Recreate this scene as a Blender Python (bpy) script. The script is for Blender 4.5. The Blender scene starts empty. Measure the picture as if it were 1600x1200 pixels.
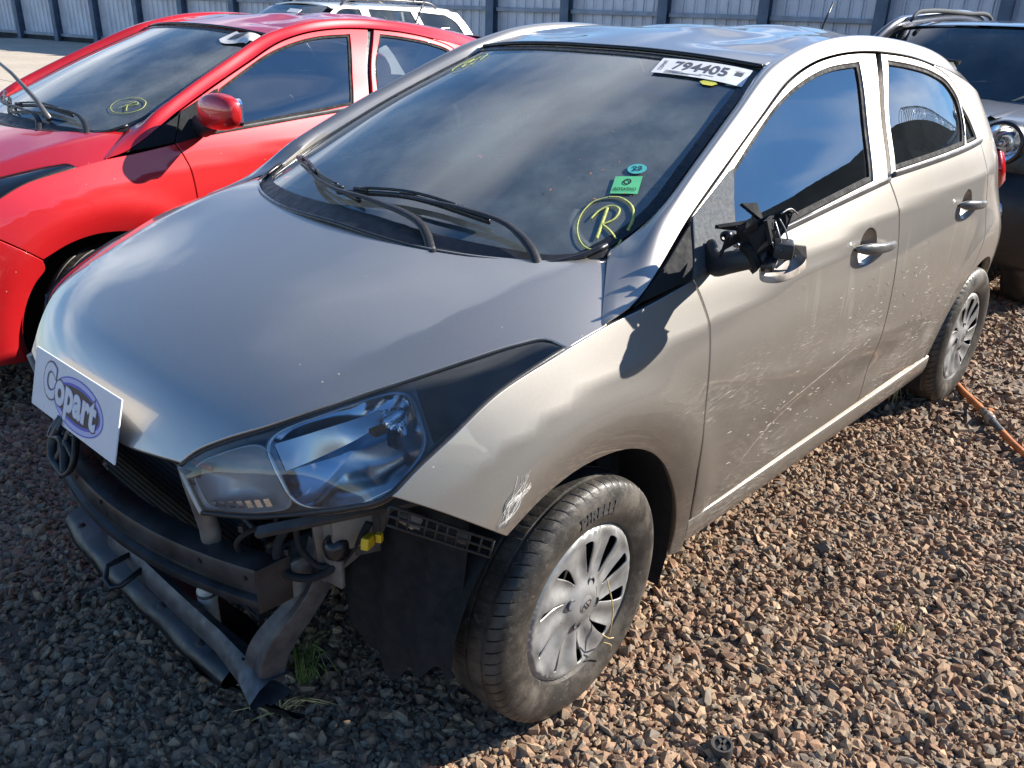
import bpy, bmesh, math, random
import numpy as np
from mathutils import Vector, Matrix
from mathutils.geometry import delaunay_2d_cdt
R = math.radians
random.seed(7); rng = np.random.default_rng(7)
scene = bpy.context.scene
COL = scene.collection
# ---------------------------------------------------------------- camera, sky, sun, exposure
cam_data = bpy.data.cameras.new('camera'); camera = bpy.data.objects.new('camera', cam_data); COL.objects.link(camera)
yaw, pitch, roll = -2.3931, .4168, -.0330
fw = Vector((math.cos(yaw)*math.cos(pitch), math.sin(yaw)*math.cos(pitch), -math.sin(pitch)))
rt = fw.cross(Vector((0, 0, 1))).normalized(); dn = fw.cross(rt)
r2 = rt*math.cos(roll)+dn*math.sin(roll); d2 = -rt*math.sin(roll)+dn*math.cos(roll)
M = Matrix((r2, -d2, -fw)).transposed().to_4x4(); M.translation = Vector((1.2302, 1.7202, 1.4877))
camera.matrix_world = M
cam_data.sensor_width = 36; cam_data.sensor_fit = 'HORIZONTAL'; cam_data.lens = 1325.55/1600*36
cam_data.clip_start = .05; cam_data.clip_end = 2000
scene.camera = camera
SUN = Vector((-.24, .15, .165)).normalized()          # direction towards the sun
world = bpy.data.worlds.new('World'); scene.world = world; world.use_nodes = True
def build_world():
    nt = world.node_tree; nt.nodes.clear(); N = nt.nodes.new; L = nt.links.new
    out = N('ShaderNodeOutputWorld'); bg = N('ShaderNodeBackground'); sky = N('ShaderNodeTexSky')
    sky.sky_type = 'NISHITA'; sky.sun_disc = False
    sky.sun_elevation = math.asin(SUN.z); sky.sun_rotation = math.atan2(SUN.x, SUN.y)
    sky.air_density = 1.0; sky.dust_density = 0.0; sky.ozone_density = 5.0; sky.altitude = 700
    tc = N('ShaderNodeTexCoord'); sep = N('ShaderNodeSeparateXYZ'); L(tc.outputs['Generated'], sep.inputs[0])
    add = N('ShaderNodeMath'); add.operation = 'MAXIMUM'; L(sep.outputs['Z'], add.inputs[0]); add.inputs[1].default_value = 0
    ad2 = N('ShaderNodeMath'); ad2.operation = 'ADD'; L(add.outputs[0], ad2.inputs[0]); ad2.inputs[1].default_value = .16
    dx = N('ShaderNodeMath'); dx.operation = 'DIVIDE'; L(sep.outputs['X'], dx.inputs[0]); L(ad2.outputs[0], dx.inputs[1])
    dy = N('ShaderNodeMath'); dy.operation = 'DIVIDE'; L(sep.outputs['Y'], dy.inputs[0]); L(ad2.outputs[0], dy.inputs[1])
    cmb = N('ShaderNodeCombineXYZ'); L(dx.outputs[0], cmb.inputs[0]); L(dy.outputs[0], cmb.inputs[1]); cmb.inputs[2].default_value = 7.7
    mp = N('ShaderNodeMapping'); L(cmb.outputs[0], mp.inputs[0]); mp.inputs['Scale'].default_value = (.62, 1.0, 1); mp.inputs['Rotation'].default_value = (0, 0, .5)
    no = N('ShaderNodeTexNoise'); no.inputs['Scale'].default_value = .85; no.inputs['Detail'].default_value = 5; no.inputs['Roughness'].default_value = .5; no.inputs['Distortion'].default_value = .25
    L(mp.outputs[0], no.inputs['Vector'])
    ramp = N('ShaderNodeValToRGB'); ramp.color_ramp.elements[0].position = .515; ramp.color_ramp.elements[1].position = .73
    ramp.color_ramp.elements[0].color = (0, 0, 0, 1); ramp.color_ramp.elements[1].color = (.85, .85, .85, 1)
    L(no.outputs['Fac'], ramp.inputs['Fac'])
    above = N('ShaderNodeMapRange'); L(sep.outputs['Z'], above.inputs['Value']); above.inputs['From Min'].default_value = 0; above.inputs['From Max'].default_value = .06
    cov = N('ShaderNodeMath'); cov.operation = 'MULTIPLY'; L(ramp.outputs['Color'], cov.inputs[0]); L(above.outputs[0], cov.inputs[1])
    mix = N('ShaderNodeMix'); mix.data_type = 'RGBA'
    L(cov.outputs[0], mix.inputs['Factor']); hs = N('ShaderNodeHueSaturation'); hs.inputs['Saturation'].default_value = 1.12; L(sky.outputs['Color'], hs.inputs['Color']); L(hs.outputs[0], mix.inputs['A']); mix.inputs['B'].default_value = (11.0, 11.2, 11.6, 1)
    L(mix.outputs['Result'], bg.inputs['Color']); bg.inputs['Strength'].default_value = .085
    L(bg.outputs[0], out.inputs[0])
build_world()
sun_data = bpy.data.lights.new('sun', 'SUN'); sun = bpy.data.objects.new('sun', sun_data); COL.objects.link(sun)
sun_data.energy = 5.0; sun_data.angle = R(.5); sun_data.color = (1.0, .94, .85)
sun.rotation_euler = SUN.to_track_quat('Z', 'Y').to_euler(); sun.location = SUN*30
vs = scene.view_settings; vs.view_transform = 'Standard'; vs.look = 'None'; vs.exposure = 1.1; vs.gamma = 1.0; vs.use_curve_mapping = False
scene.render.engine = 'CYCLES'; scene.cycles.use_denoising = True
scene.cycles.max_bounces = 10; scene.cycles.transparent_max_bounces = 16; scene.cycles.glossy_bounces = 5; scene.cycles.diffuse_bounces = 3
scene.cycles.caustics_reflective = False; scene.cycles.caustics_refractive = False

# ---------------------------------------------------------------- materials
MAT = {}
class NB:
    def __init__(s, name):
        s.m = bpy.data.materials.new(name); s.m.use_nodes = True; s.nt = s.m.node_tree
        s.p = s.nt.nodes['Principled BSDF']; s.out = s.nt.nodes['Material Output']; MAT[name] = s.m
    def n(s, t, **k):
        o = s.nt.nodes.new(t)
        for a, b in k.items(): setattr(o, a, b)
        return o
    def l(s, a, b): s.nt.links.new(a, b)
    def set(s, **k):
        for a, b in k.items():
            a = {'base': 'Base Color', 'rough': 'Roughness', 'metal': 'Metallic', 'coat': 'Coat Weight', 'coatr': 'Coat Roughness', 'spec': 'Specular IOR Level', 'emis': 'Emission Color', 'emiss': 'Emission Strength', 'trans': 'Transmission Weight', 'ior': 'IOR', 'alpha': 'Alpha'}.get(a, a)
            if a in ('Base Color', 'Emission Color') and len(b) == 3: b = (*b, 1)
            s.p.inputs[a].default_value = b
        return s
    def coord(s, scale=(1, 1, 1), rot=(0, 0, 0), kind='Object'):
        tc = s.n('ShaderNodeTexCoord'); mp = s.n('ShaderNodeMapping'); s.l(tc.outputs[kind], mp.inputs[0])
        mp.inputs['Scale'].default_value = scale; mp.inputs['Rotation'].default_value = rot
        return mp.outputs[0]
    def noise(s, vec, scale, detail=4, rough=.55, dist=0):
        o = s.n('ShaderNodeTexNoise'); s.l(vec, o.inputs['Vector']); o.inputs['Scale'].default_value = scale; o.inputs['Detail'].default_value = detail
        o.inputs['Roughness'].default_value = rough; o.inputs['Distortion'].default_value = dist
        return o.outputs['Fac']
    def ramp(s, fac, a, b, lo=0., hi=1.):
        o = s.n('ShaderNodeMapRange'); o.interpolation_type = 'SMOOTHSTEP'; s.l(fac, o.inputs['Value'])
        o.inputs['From Min'].default_value = a; o.inputs['From Max'].default_value = b; o.inputs['To Min'].default_value = lo; o.inputs['To Max'].default_value = hi
        return o.outputs['Result']
    def math(s, op, a, b):
        o = s.n('ShaderNodeMath', operation=op)
        for i, x in enumerate((a, b)):
            if isinstance(x, (int, float)): o.inputs[i].default_value = x
            else: s.l(x, o.inputs[i])
        return o.outputs[0]
    def mixc(s, fac, a, b):
        o = s.n('ShaderNodeMix', data_type='RGBA')
        if isinstance(fac, (int, float)): o.inputs['Factor'].default_value = fac
        else: s.l(fac, o.inputs['Factor'])
        for k, x in (('A', a), ('B', b)):
            if isinstance(x, tuple): o.inputs[k].default_value = (*x[:3], 1)
            else: s.l(x, o.inputs[k])
        return o.outputs['Result']
    def bump(s, h, strength=.3, dist=.01):
        o = s.n('ShaderNodeBump'); s.l(h, o.inputs['Height']); o.inputs['Strength'].default_value = strength; o.inputs['Distance'].default_value = dist
        s.l(o.outputs[0], s.p.inputs['Normal']); return o
    def sep(s, vec):
        o = s.n('ShaderNodeSeparateXYZ'); s.l(vec, o.inputs[0]); return o.outputs
def simple(name, base, rough=.5, metal=0., var=.12, vs=18., bump=0., bs=60., **k):
    b = NB(name).set(base=base, rough=rough, metal=metal, **k)
    c = b.coord()
    if var:
        f = b.ramp(b.noise(c, vs, 5), .3, .7)
        d = tuple(x*(1-var*1.4) for x in base); e = tuple(min(1, x*(1+var)) for x in base)
        b.l(b.mixc(f, d, e), b.p.inputs['Base Color'])
        b.l(b.ramp(b.noise(c, vs*2.3, 4), .3, .7, max(.02, rough-.08), min(1, rough+.1)), b.p.inputs['Roughness'])
    if bump: b.bump(b.noise(c, bs, 4), bump, .004)
    return b
def paint(name, base, metal, rough, dirt=(.30, .25, .20), scratched=False, dusty=.25):
    b = NB(name).set(base=base, metal=metal, rough=rough, coat=1.0, coatr=.035); b.p.inputs['Coat IOR'].default_value = 1.65
    c = b.coord(); x, y, z = b.sep(c)
    col = None
    # fine metallic flake
    fl = b.noise(c, 900, 2); col = b.mixc(b.ramp(fl, .35, .65), tuple(v*.93 for v in base), tuple(min(1, v*1.07) for v in base))
    # dust film and mud thrown up from below
    low = b.ramp(z, .25, .75, 1, 0)
    sp = b.ramp(b.noise(c, 7, 8, .7), .46, .72)
    film = b.math('MULTIPLY', b.math('ADD', b.math('MULTIPLY', low, .55), .12), sp)
    film = b.math('MULTIPLY', film, dusty*2.2)
    vo = b.n('ShaderNodeTexVoronoi'); b.l(c, vo.inputs['Vector']); vo.inputs['Scale'].default_value = 17
    spk = b.math('MULTIPLY', b.ramp(vo.outputs['Distance'], .045, .025), b.ramp(b.noise(c, 5, 3), .45, .6))
    col = b.mixc(b.math('MULTIPLY', spk, .8), col, (.62, .60, .56)); film = b.math('MAXIMUM', film, spk)
    if scratched:
        # long swirling scuffs and dried runs on the doors
        left = b.ramp(y, .3, .5)
        zone = b.math('MULTIPLY', b.math('MULTIPLY', b.ramp(x, -2.45, -2.0), b.ramp(x, .05, -.45, 0, 1)), b.ramp(z, .82, .68))
        wob = b.coord((1, 1, 1)); 
        nv = b.n('ShaderNodeTexNoise'); b.l(wob, nv.inputs['Vector']); nv.inputs['Scale'].default_value = 2.2; nv.inputs['Detail'].default_value = 2
        vm = b.n('ShaderNodeVectorMath', operation='MULTIPLY_ADD'); b.l(nv.outputs['Color'], vm.inputs[0]); vm.inputs[1].default_value = (.10, .05, .16); b.l(wob, vm.inputs[2])
        m2 = b.n('ShaderNodeMapping'); b.l(vm.outputs[0], m2.inputs[0]); m2.inputs['Rotation'].default_value = (0, R(-12), 0); m2.inputs['Scale'].default_value = (20, 8, 420)
        s1 = b.ramp(b.noise(m2.outputs[0], 1.0, 5, .65), .555, .64)
        m3 = b.n('ShaderNodeMapping'); b.l(vm.outputs[0], m3.inputs[0]); m3.inputs['Rotation'].default_value = (0, R(38), 0); m3.inputs['Scale'].default_value = (9, 6, 420)
        s2 = b.ramp(b.noise(m3.outputs[0], 1.0, 3, .6), .66, .71)
        patch = b.ramp(b.noise(c, 3.4, 5, .65), .42, .60)
        scr = b.math('MULTIPLY', b.math('MULTIPLY', b.math('MAXIMUM', s1, b.math('MULTIPLY', s2, .8)), zone), b.math('MULTIPLY', patch, left))
        m4 = b.coord((34, 20, 3.2)); run = b.ramp(b.noise(m4, 1.0, 3, .5), .60, .68)
        rz = b.math('MULTIPLY', b.math('MULTIPLY', b.ramp(z, .66, .74), b.ramp(z, .93, .84)), b.math('MULTIPLY', b.ramp(x, -.55, -.9), left))
        run = b.math('MULTIPLY', b.math('MULTIPLY', run, rz), .32)
        brown = b.math('MULTIPLY', b.math('MULTIPLY', zone, left), b.ramp(b.noise(c, 5, 6, .65), .3, .65, .25, .70))
        col = b.mixc(b.math('MULTIPLY', brown, 1.0), col, (.15, .125, .095))
        col = b.mixc(b.math('MULTIPLY', scr, .9), col, (.72, .68, .62))
        col = b.mixc(run, col, (.66, .62, .56))
        film = b.math('MAXIMUM', film, b.math('MAXIMUM', b.math('MULTIPLY', scr, .55), b.math('MULTIPLY', brown, .5)))
    col = b.mixc(b.math('MULTIPLY', film, .6), col, dirt)
    b.l(col, b.p.inputs['Base Color'])
    b.l(b.ramp(film, 0, 1, rough, .7), b.p.inputs['Roughness'])
    b.l(b.ramp(film, 0, 1, metal, 0), b.p.inputs['Metallic'])
    b.l(b.ramp(film, 0, .8, .03, .40), b.p.inputs['Coat Roughness'])
    b.l(b.ramp(film, 0, 1, 1.0, .25), b.p.inputs['Coat Weight'])
    return b
paint('silver_paint', (.45, .425, .39), .90, .47, scratched=True)
paint('red_paint', (.62, .012, .016), .25, .40, dusty=.10)
paint('white_paint', (.78, .78, .76), 0, .4, dusty=.1)
paint('navy_sunlit_paint', (.34, .335, .33), .85, .45, dusty=.15)  # lighter copy of the navy paint, with sunlight put into the hood colour
paint('navy_paint', (.10, .105, .125), .85, .42, dusty=.15)
def glass(name, tint, dust=.06, rough=.0, boost=0., ior=1.62):
    b = NB(name); nt = b.nt; nt.nodes.remove(b.p)
    tr = b.n('ShaderNodeBsdfTransparent'); tr.inputs[0].default_value = (*tint, 1)
    gl = b.n('ShaderNodeBsdfGlossy'); gl.inputs['Roughness'].default_value = rough; gl.inputs['Color'].default_value = (1, 1, 1, 1)
    fr = b.n('ShaderNodeFresnel'); fr.inputs['IOR'].default_value = ior
    mx = b.n('ShaderNodeMixShader')
    b.l(b.math('MINIMUM', b.math('ADD', fr.outputs[0], boost), 1.0), mx.inputs[0])
    b.l(tr.outputs[0], mx.inputs[1]); b.l(gl.outputs[0], mx.inputs[2])
    df = b.n('ShaderNodeBsdfDiffuse'); df.inputs[0].default_value = (.50, .56, .54, 1)
    m2 = b.n('ShaderNodeMixShader'); c = b.coord()
    b.l(b.math('MULTIPLY', b.ramp(b.noise(c, 6, 7, .65), .3, .75, dust*.6, dust*1.4), b.ramp(b.noise(c, 1.7, 2, .5), .35, .65, .45, 1.5)), m2.inputs[0])
    b.l(mx.outputs[0], m2.inputs[1]); b.l(df.outputs[0], m2.inputs[2]); b.l(m2.outputs[0], b.out.inputs[0])
    return b
glass('windshield_glass', (.84, .93, .91), .17, boost=.11)
glass('tinted_glass', (.30, .35, .36), .015, boost=.20)
glass('dark_glass', (.40, .45, .46), .04, boost=.04)
glass('clear_lens', (.95, .97, .98), .012, boost=.01, ior=1.5)
simple('black_plastic', (.022, .022, .024), .45, bump=.15, bs=220)
simple('tray_black', (.010, .0105, .012), .38, var=.4, vs=8, bump=.2, bs=40)
simple('satin_black', (.014, .014, .016), .3)
simple('dusty_plastic', (.045, .043, .042), .6, var=.3, bump=.2, bs=90)
simple('grey_trim', (.10, .10, .10), .35, var=.15)
simple('sail_metal', (.10, .11, .12), .7, metal=.0, var=.10, vs=60, spec=.12)
simple('trim_matte', (.022, .023, .025), .75, var=.15, spec=.12)
simple('handle_grey', (.16, .16, .16), .35, metal=.4, var=.1)
simple('rubber', (.012, .012, .013), .85)
simple('liner_black', (.008, .008, .009), .9)
simple('dash_plastic', (.085, .09, .095), .65, bump=.2, bs=300)
simple('seat_cloth', (.22, .22, .225), .9)
simple('visor_cloth', (.30, .30, .31), .9)
simple('roof_lining', (.50, .48, .45), .95)
simple('bare_metal', (.10, .10, .105), .5, metal=.4, var=.25, vs=25, bump=.1)
simple('primer_metal', (.21, .195, .18), .5, metal=.35, var=.3, vs=12, bump=.1)
simple('beam_metal', (.030, .031, .034), .34, metal=.25, var=.45, vs=10)
simple('chrome', (.80, .82, .85), .06, metal=1.0, var=0)
simple('lamp_grey', (.50, .52, .55), .35, metal=.25, var=.05)
simple('reflector_metal', (.62, .66, .72), .10, metal=1.0, var=0)
simple('lamp_housing', (.013, .014, .016), .22, var=0)
simple('lamp_bezel', (.62, .64, .66), .22, metal=.7, var=0)
simple('amber_plastic', (.75, .20, .02), .25, var=0)
simple('red_lens', (.50, .01, .012), .12, var=.1, coat=1.0)
simple('wheel_silver', (.33, .33, .325), .42, metal=.45, var=.22, vs=14, coat=.3)
simple('white_plastic', (.55, .53, .48), .45, var=.2)
simple('yellow_plastic', (.75, .48, .02), .4, var=.1)
simple('white_board', (.80, .80, .82), .35, var=.02)
simple('paper', (.78, .78, .78), .6, var=.05)
simple('ink_black', (.012, .012, .014), .5, var=0)
simple('ink_grey', (.10, .10, .11), .5, var=0)
simple('logo_blue', (.09, .12, .55), .4, var=0)
simple('logo_pale', (.50, .53, .80), .4, var=0)
simple('logo_dark', (.045, .040, .038), .4, var=0)
simple('scrape_pale', (.66, .63, .58), .55, var=.2, vs=60)
simple('chalk_yellow', (.44, .48, .13), .7, var=.2, vs=150)
simple('sticker_green', (.12, .55, .25), .5, var=.05)
simple('sticker_teal', (.08, .45, .45), .5, var=.05)
simple('sticker_yellow', (.65, .60, .08), .5, var=.1)
simple('orange_hose', (.62, .20, .06), .5, var=.2)
simple('grey_hose', (.10, .11, .12), .5)
simple('fence_post', (.105, .15, .215), .55, var=.2, vs=3)
simple('fence_sheet', (.62, .64, .69), .45, var=.10, vs=1.5)
simple('fence_rail', (.30, .34, .40), .5, var=.15, vs=4)
simple('yard_wall', (.045, .048, .052), .9, var=.3, vs=1.0)
simple('wire_metal', (.25, .25, .26), .4, metal=.9)
simple('straw', (.48, .36, .16), .8, var=.3, vs=90)
simple('weed_green', (.16, .20, .05), .7, var=.4, vs=80)
simple('tail_dark', (.30, .012, .012), .15, var=.1, coat=1.0)
simple('pale_shell', (.46, .40, .34), .5, var=.3, vs=35)
simple('foil_white', (.72, .70, .66), .4, var=.1)
simple('dirty_cap', (.34, .27, .21), .5, var=.35, vs=30)
def tyre_mat():
    b = NB('tyre_rubber').set(base=(.022, .021, .020), rough=.62); c = b.coord()
    f = b.ramp(b.noise(c, 9, 8, .7), .38, .70)
    d = b.ramp(b.noise(c, 45, 5, .65), .55, .68)
    k = b.math('MAXIMUM', b.math('MULTIPLY', f, .7), b.math('MULTIPLY', d, .5))
    b.l(b.mixc(k, (.026, .024, .022), (.125, .105, .083)), b.p.inputs['Base Color'])
    b.l(b.ramp(k, 0, 1, .42, .85), b.p.inputs['Roughness'])
    b.bump(b.noise(c, 160, 4), .25, .003)
tyre_mat()
# ---------------------------------------------------------------- smooth sheet surfaces (natural cubic tensor splines)
def nat(xs, ys):
    n = len(xs); h = np.diff(xs)
    A = np.zeros((n, n)); A[0, 0] = A[-1, -1] = 1; b = np.zeros_like(ys)
    for i in range(1, n-1):
        A[i, i-1] = h[i-1]; A[i, i] = 2*(h[i-1]+h[i]); A[i, i+1] = h[i]
        b[i] = 6*((ys[i+1]-ys[i])/h[i]-(ys[i]-ys[i-1])/h[i-1])
    return np.linalg.solve(A, b)
class Basis:
    def __init__(s, xs):
        s.xs = np.asarray(xs, float); s.n = len(s.xs); s.M = nat(s.xs, np.eye(s.n)); s.I = np.eye(s.n)
    def __call__(s, x):
        xs, M, I = s.xs, s.M, s.I
        x = np.atleast_1d(x).astype(float)
        i = np.clip(np.searchsorted(xs, x)-1, 0, s.n-2); h = xs[i+1]-xs[i]
        xc = np.clip(x, xs[0], xs[-1]); a = (xs[i+1]-xc)/h; b = (xc-xs[i])/h
        B = a[:, None]*I[i]+b[:, None]*I[i+1]+((a**3-a)*h*h/6)[:, None]*M[i]+((b**3-b)*h*h/6)[:, None]*M[i+1]
        D = (I[i+1]-I[i])/h[:, None]+(-(3*a*a-1)*h/6)[:, None]*M[i]+((3*b*b-1)*h/6)[:, None]*M[i+1]
        return B+D*(x-xc)[:, None]
class Sheet:
    # axis 'y': y = f(x, z);  axis 'z': z = f(x, y)
    def __init__(s, us, vs, G, axis, extra=None):
        o = np.argsort(us); s.bu = Basis(np.array(us, float)[o]); s.bv = Basis(vs)
        s.G = np.array(G, float)[o]; s.axis = axis; s.extra = extra
    def __call__(s, u, v):
        u = np.atleast_1d(u).astype(float); v = np.atleast_1d(v).astype(float)
        r = np.einsum('ki,ij,kj->k', s.bu(u), s.G, s.bv(v))
        return r+s.extra(u, v) if s.extra else r
    def p3(s, u, v, off=0.0):
        w = s(u, v); u = np.atleast_1d(u).astype(float); v = np.atleast_1d(v).astype(float)
        p = np.stack((u, w, v) if s.axis == 'y' else (u, v, w), 1)
        return p if not off else p+s.nrm(u, v)*off
    def nrm(s, u, v):
        e = 2e-3; du = (s(u+e, v)-s(u-e, v))/(2*e); dv = (s(u, v+e)-s(u, v-e))/(2*e); o = np.ones_like(du)
        n = np.stack((-du, o, -dv) if s.axis == 'y' else (-du, -dv, o), 1)
        return n/np.linalg.norm(n, axis=1)[:, None]
def smooth(a, b, x):
    t = np.clip((x-a)/(b-a), 0, 1); return t*t*(3-2*t)
def side_extra(x, z):
    # shoulder ridge through the door handles, growing rearwards, and wheel arch lips that roll inwards
    zc = np.interp(-x, [.3, .8, 1.47, 2.44, 3.0], [.90, .932, .972, .985, .985])
    amp = .0085*smooth(.35, 1.1, -x)*(1-smooth(2.2, 2.6, -x))
    y = amp*(np.exp(-np.sqrt((z-zc)**2+.004**2)/.055)-.35)
    z2 = np.interp(-x, [-.45, -.28, -.08, .38, .6, .94, 1.4], [.70, .773, .819, .862, .876, .890, .925]); a2 = .0075*(1-smooth(.9, 1.4, -x))*smooth(-.48, -.2, -x)
    y = y+a2*(np.exp(-np.sqrt((z-z2)**2+.006**2)/.05)-.3)
    for wx in (0.0, -2.5):
        r = np.hypot(x-wx, z-.29); t = np.clip(((.445 if wx == 0 else .42)-r)/.085, 0, 1.3)
        y = y-(.020 if wx == 0 else .007)*t**1.7
        y = y+.006*np.exp(-((r-.47)/.05)**2)*(z > .1)
    # concave sweep low on the doors
    y = y-.010*np.exp(-((z-.44)/.07)**2)*smooth(.45, .9, -x)*(1-smooth(1.7, 2.2, -x))
    return y
SIDE = Sheet([.75, .5, .25, -.1, -.6, -1.4, -2.2, -2.6, -2.85, -3.02],
 [.2, .35, .5, .65, .78, .9, 1.0, 1.08, 1.2, 1.32, 1.42],
 [[.60, .62, .62, .60, .57, .53, .50, .47, .42, .37, .32],
  [.745, .765, .775, .77, .745, .71, .67, .63, .57, .51, .46],
  [.79, .812, .826, .827, .810, .772, .728, .69, .64, .58, .52],
  [.79, .815, .832, .838, .830, .802, .760, .708, .675, .61, .545],
  [.788, .814, .832, .839, .836, .819, .790, .744, .680, .620, .562],
  [.790, .812, .828, .836, .834, .824, .806, .781, .722, .660, .598],
  [.786, .812, .830, .838, .836, .826, .808, .783, .722, .655, .590],
  [.775, .800, .816, .822, .808, .776, .752, .715, .645, .565, .49],
  [.72, .742, .756, .758, .735, .700, .668, .625, .550, .48, .41],
  [.62, .64, .65, .66, .655, .640, .600, .55, .47, .40, .34]], 'y', side_extra)
def hood_extra(x, y):
    # soft crease from the windshield corner towards the lamp
    yc = np.interp(x, [-.24, -.1, .05, .2, .4, .6], [.625, .615, .60, .575, .52, .40]); d = np.abs(y)-yc
    return .011*(np.exp(-np.sqrt(d*d+.012**2)/.065)-.25)*smooth(.62, .25, x)
HOOD = Sheet([-.35, -.1, .2, .4, .55, .63, .69], [0, .25, .45, .6, .72, .82],
 [[1.065, 1.06, 1.05, 1.02, .985, .93],
  [1.02, 1.018, 1.008, .99, .957, .915],
  [.955, .950, .937, .918, .888, .855],
  [.900, .893, .873, .843, .795, .735],
  [.838, .829, .803, .755, .69, .62],
  [.778, .765, .722, .660, .59, .52],
  [.690, .676, .625, .56, .49, .42]], 'z', hood_extra)
WIND = Sheet([.05, -.25, -.6, -1.02], [0, .3, .55, .7],
 [[.975, .957, .92, .885],
  [1.105, 1.092, 1.050, 1.005],
  [1.258, 1.245, 1.205, 1.165],
  [1.412, 1.402, 1.362, 1.31]], 'z')
def roof_extra(x, y):
    r = np.zeros_like(x)
    for cx, cy, rx, ry, d in ((-1.25, .28, .16, .10, -.010), (-1.45, -.05, .12, .2, -.012), (-1.7, .3, .2, .07, .007), (-1.15, -.28, .10, .14, -.007),
                              (-1.9, .05, .14, .12, -.012), (-1.35, .12, .05, .16, .006), (-2.1, .35, .15, .10, -.010), (-1.6, -.32, .16, .07, -.009), (-1.12, .40, .03, .10, -.006), (-1.30, .44, .10, .025, .005), (-1.22, -.42, .025, .09, -.006), (-1.55, .22, .03, .12, .005)):
        r = r+1.7*d*np.exp(-((x-cx)/rx)**2-((y-cy)/ry)**2)
    return r
ROOF = Sheet([-.93, -1.3, -1.7, -2.2, -2.65], [-.6, -.35, 0, .35, .6],
 [[1.346, 1.376, 1.386, 1.376, 1.346],
  [1.412, 1.437, 1.446, 1.437, 1.412],
  [1.410, 1.445, 1.456, 1.445, 1.410],
  [1.362, 1.412, 1.432, 1.412, 1.362],
  [1.285, 1.345, 1.378, 1.345, 1.285]], 'z', roof_extra)
# ---------------------------------------------------------------- mesh helpers
def link(o, parent=None):
    COL.objects.link(o)
    if parent is not None: o.parent = parent
    return o
def mk(name, V, F, mat, parent=None, normals=None, smooth=True, mats=None, midx=None):
    me = bpy.data.meshes.new(name); me.from_pydata([tuple(map(float, v)) for v in V], [], [tuple(map(int, f)) for f in F])
    if mats:
        for m in mats: me.materials.append(MAT[m])
        if midx is not None: me.polygons.foreach_set('material_index', np.asarray(midx, np.int32))
    else: me.materials.append(MAT[mat])
    me.polygons.foreach_set('use_smooth', np.full(len(me.polygons), bool(smooth)))
    me.update()
    if normals is not None: me.normals_split_custom_set_from_vertices([tuple(map(float, n)) for n in normals])
    return link(bpy.data.objects.new(name, me), parent)
def empty(name, loc=(0, 0, 0), rz=0., parent=None, label=None, cat=None, group=None):
    o = bpy.data.objects.new(name, None); o.empty_display_size = .2; o.location = loc; o.rotation_euler = (0, 0, rz); link(o, parent)
    return tag(o, label, cat, group)
def tag(o, label=None, cat=None, group=None, kind=None):
    for k, v in (('label', label), ('category', cat), ('group', group), ('kind', kind)):
        if v: o[k] = v
    return o
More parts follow.
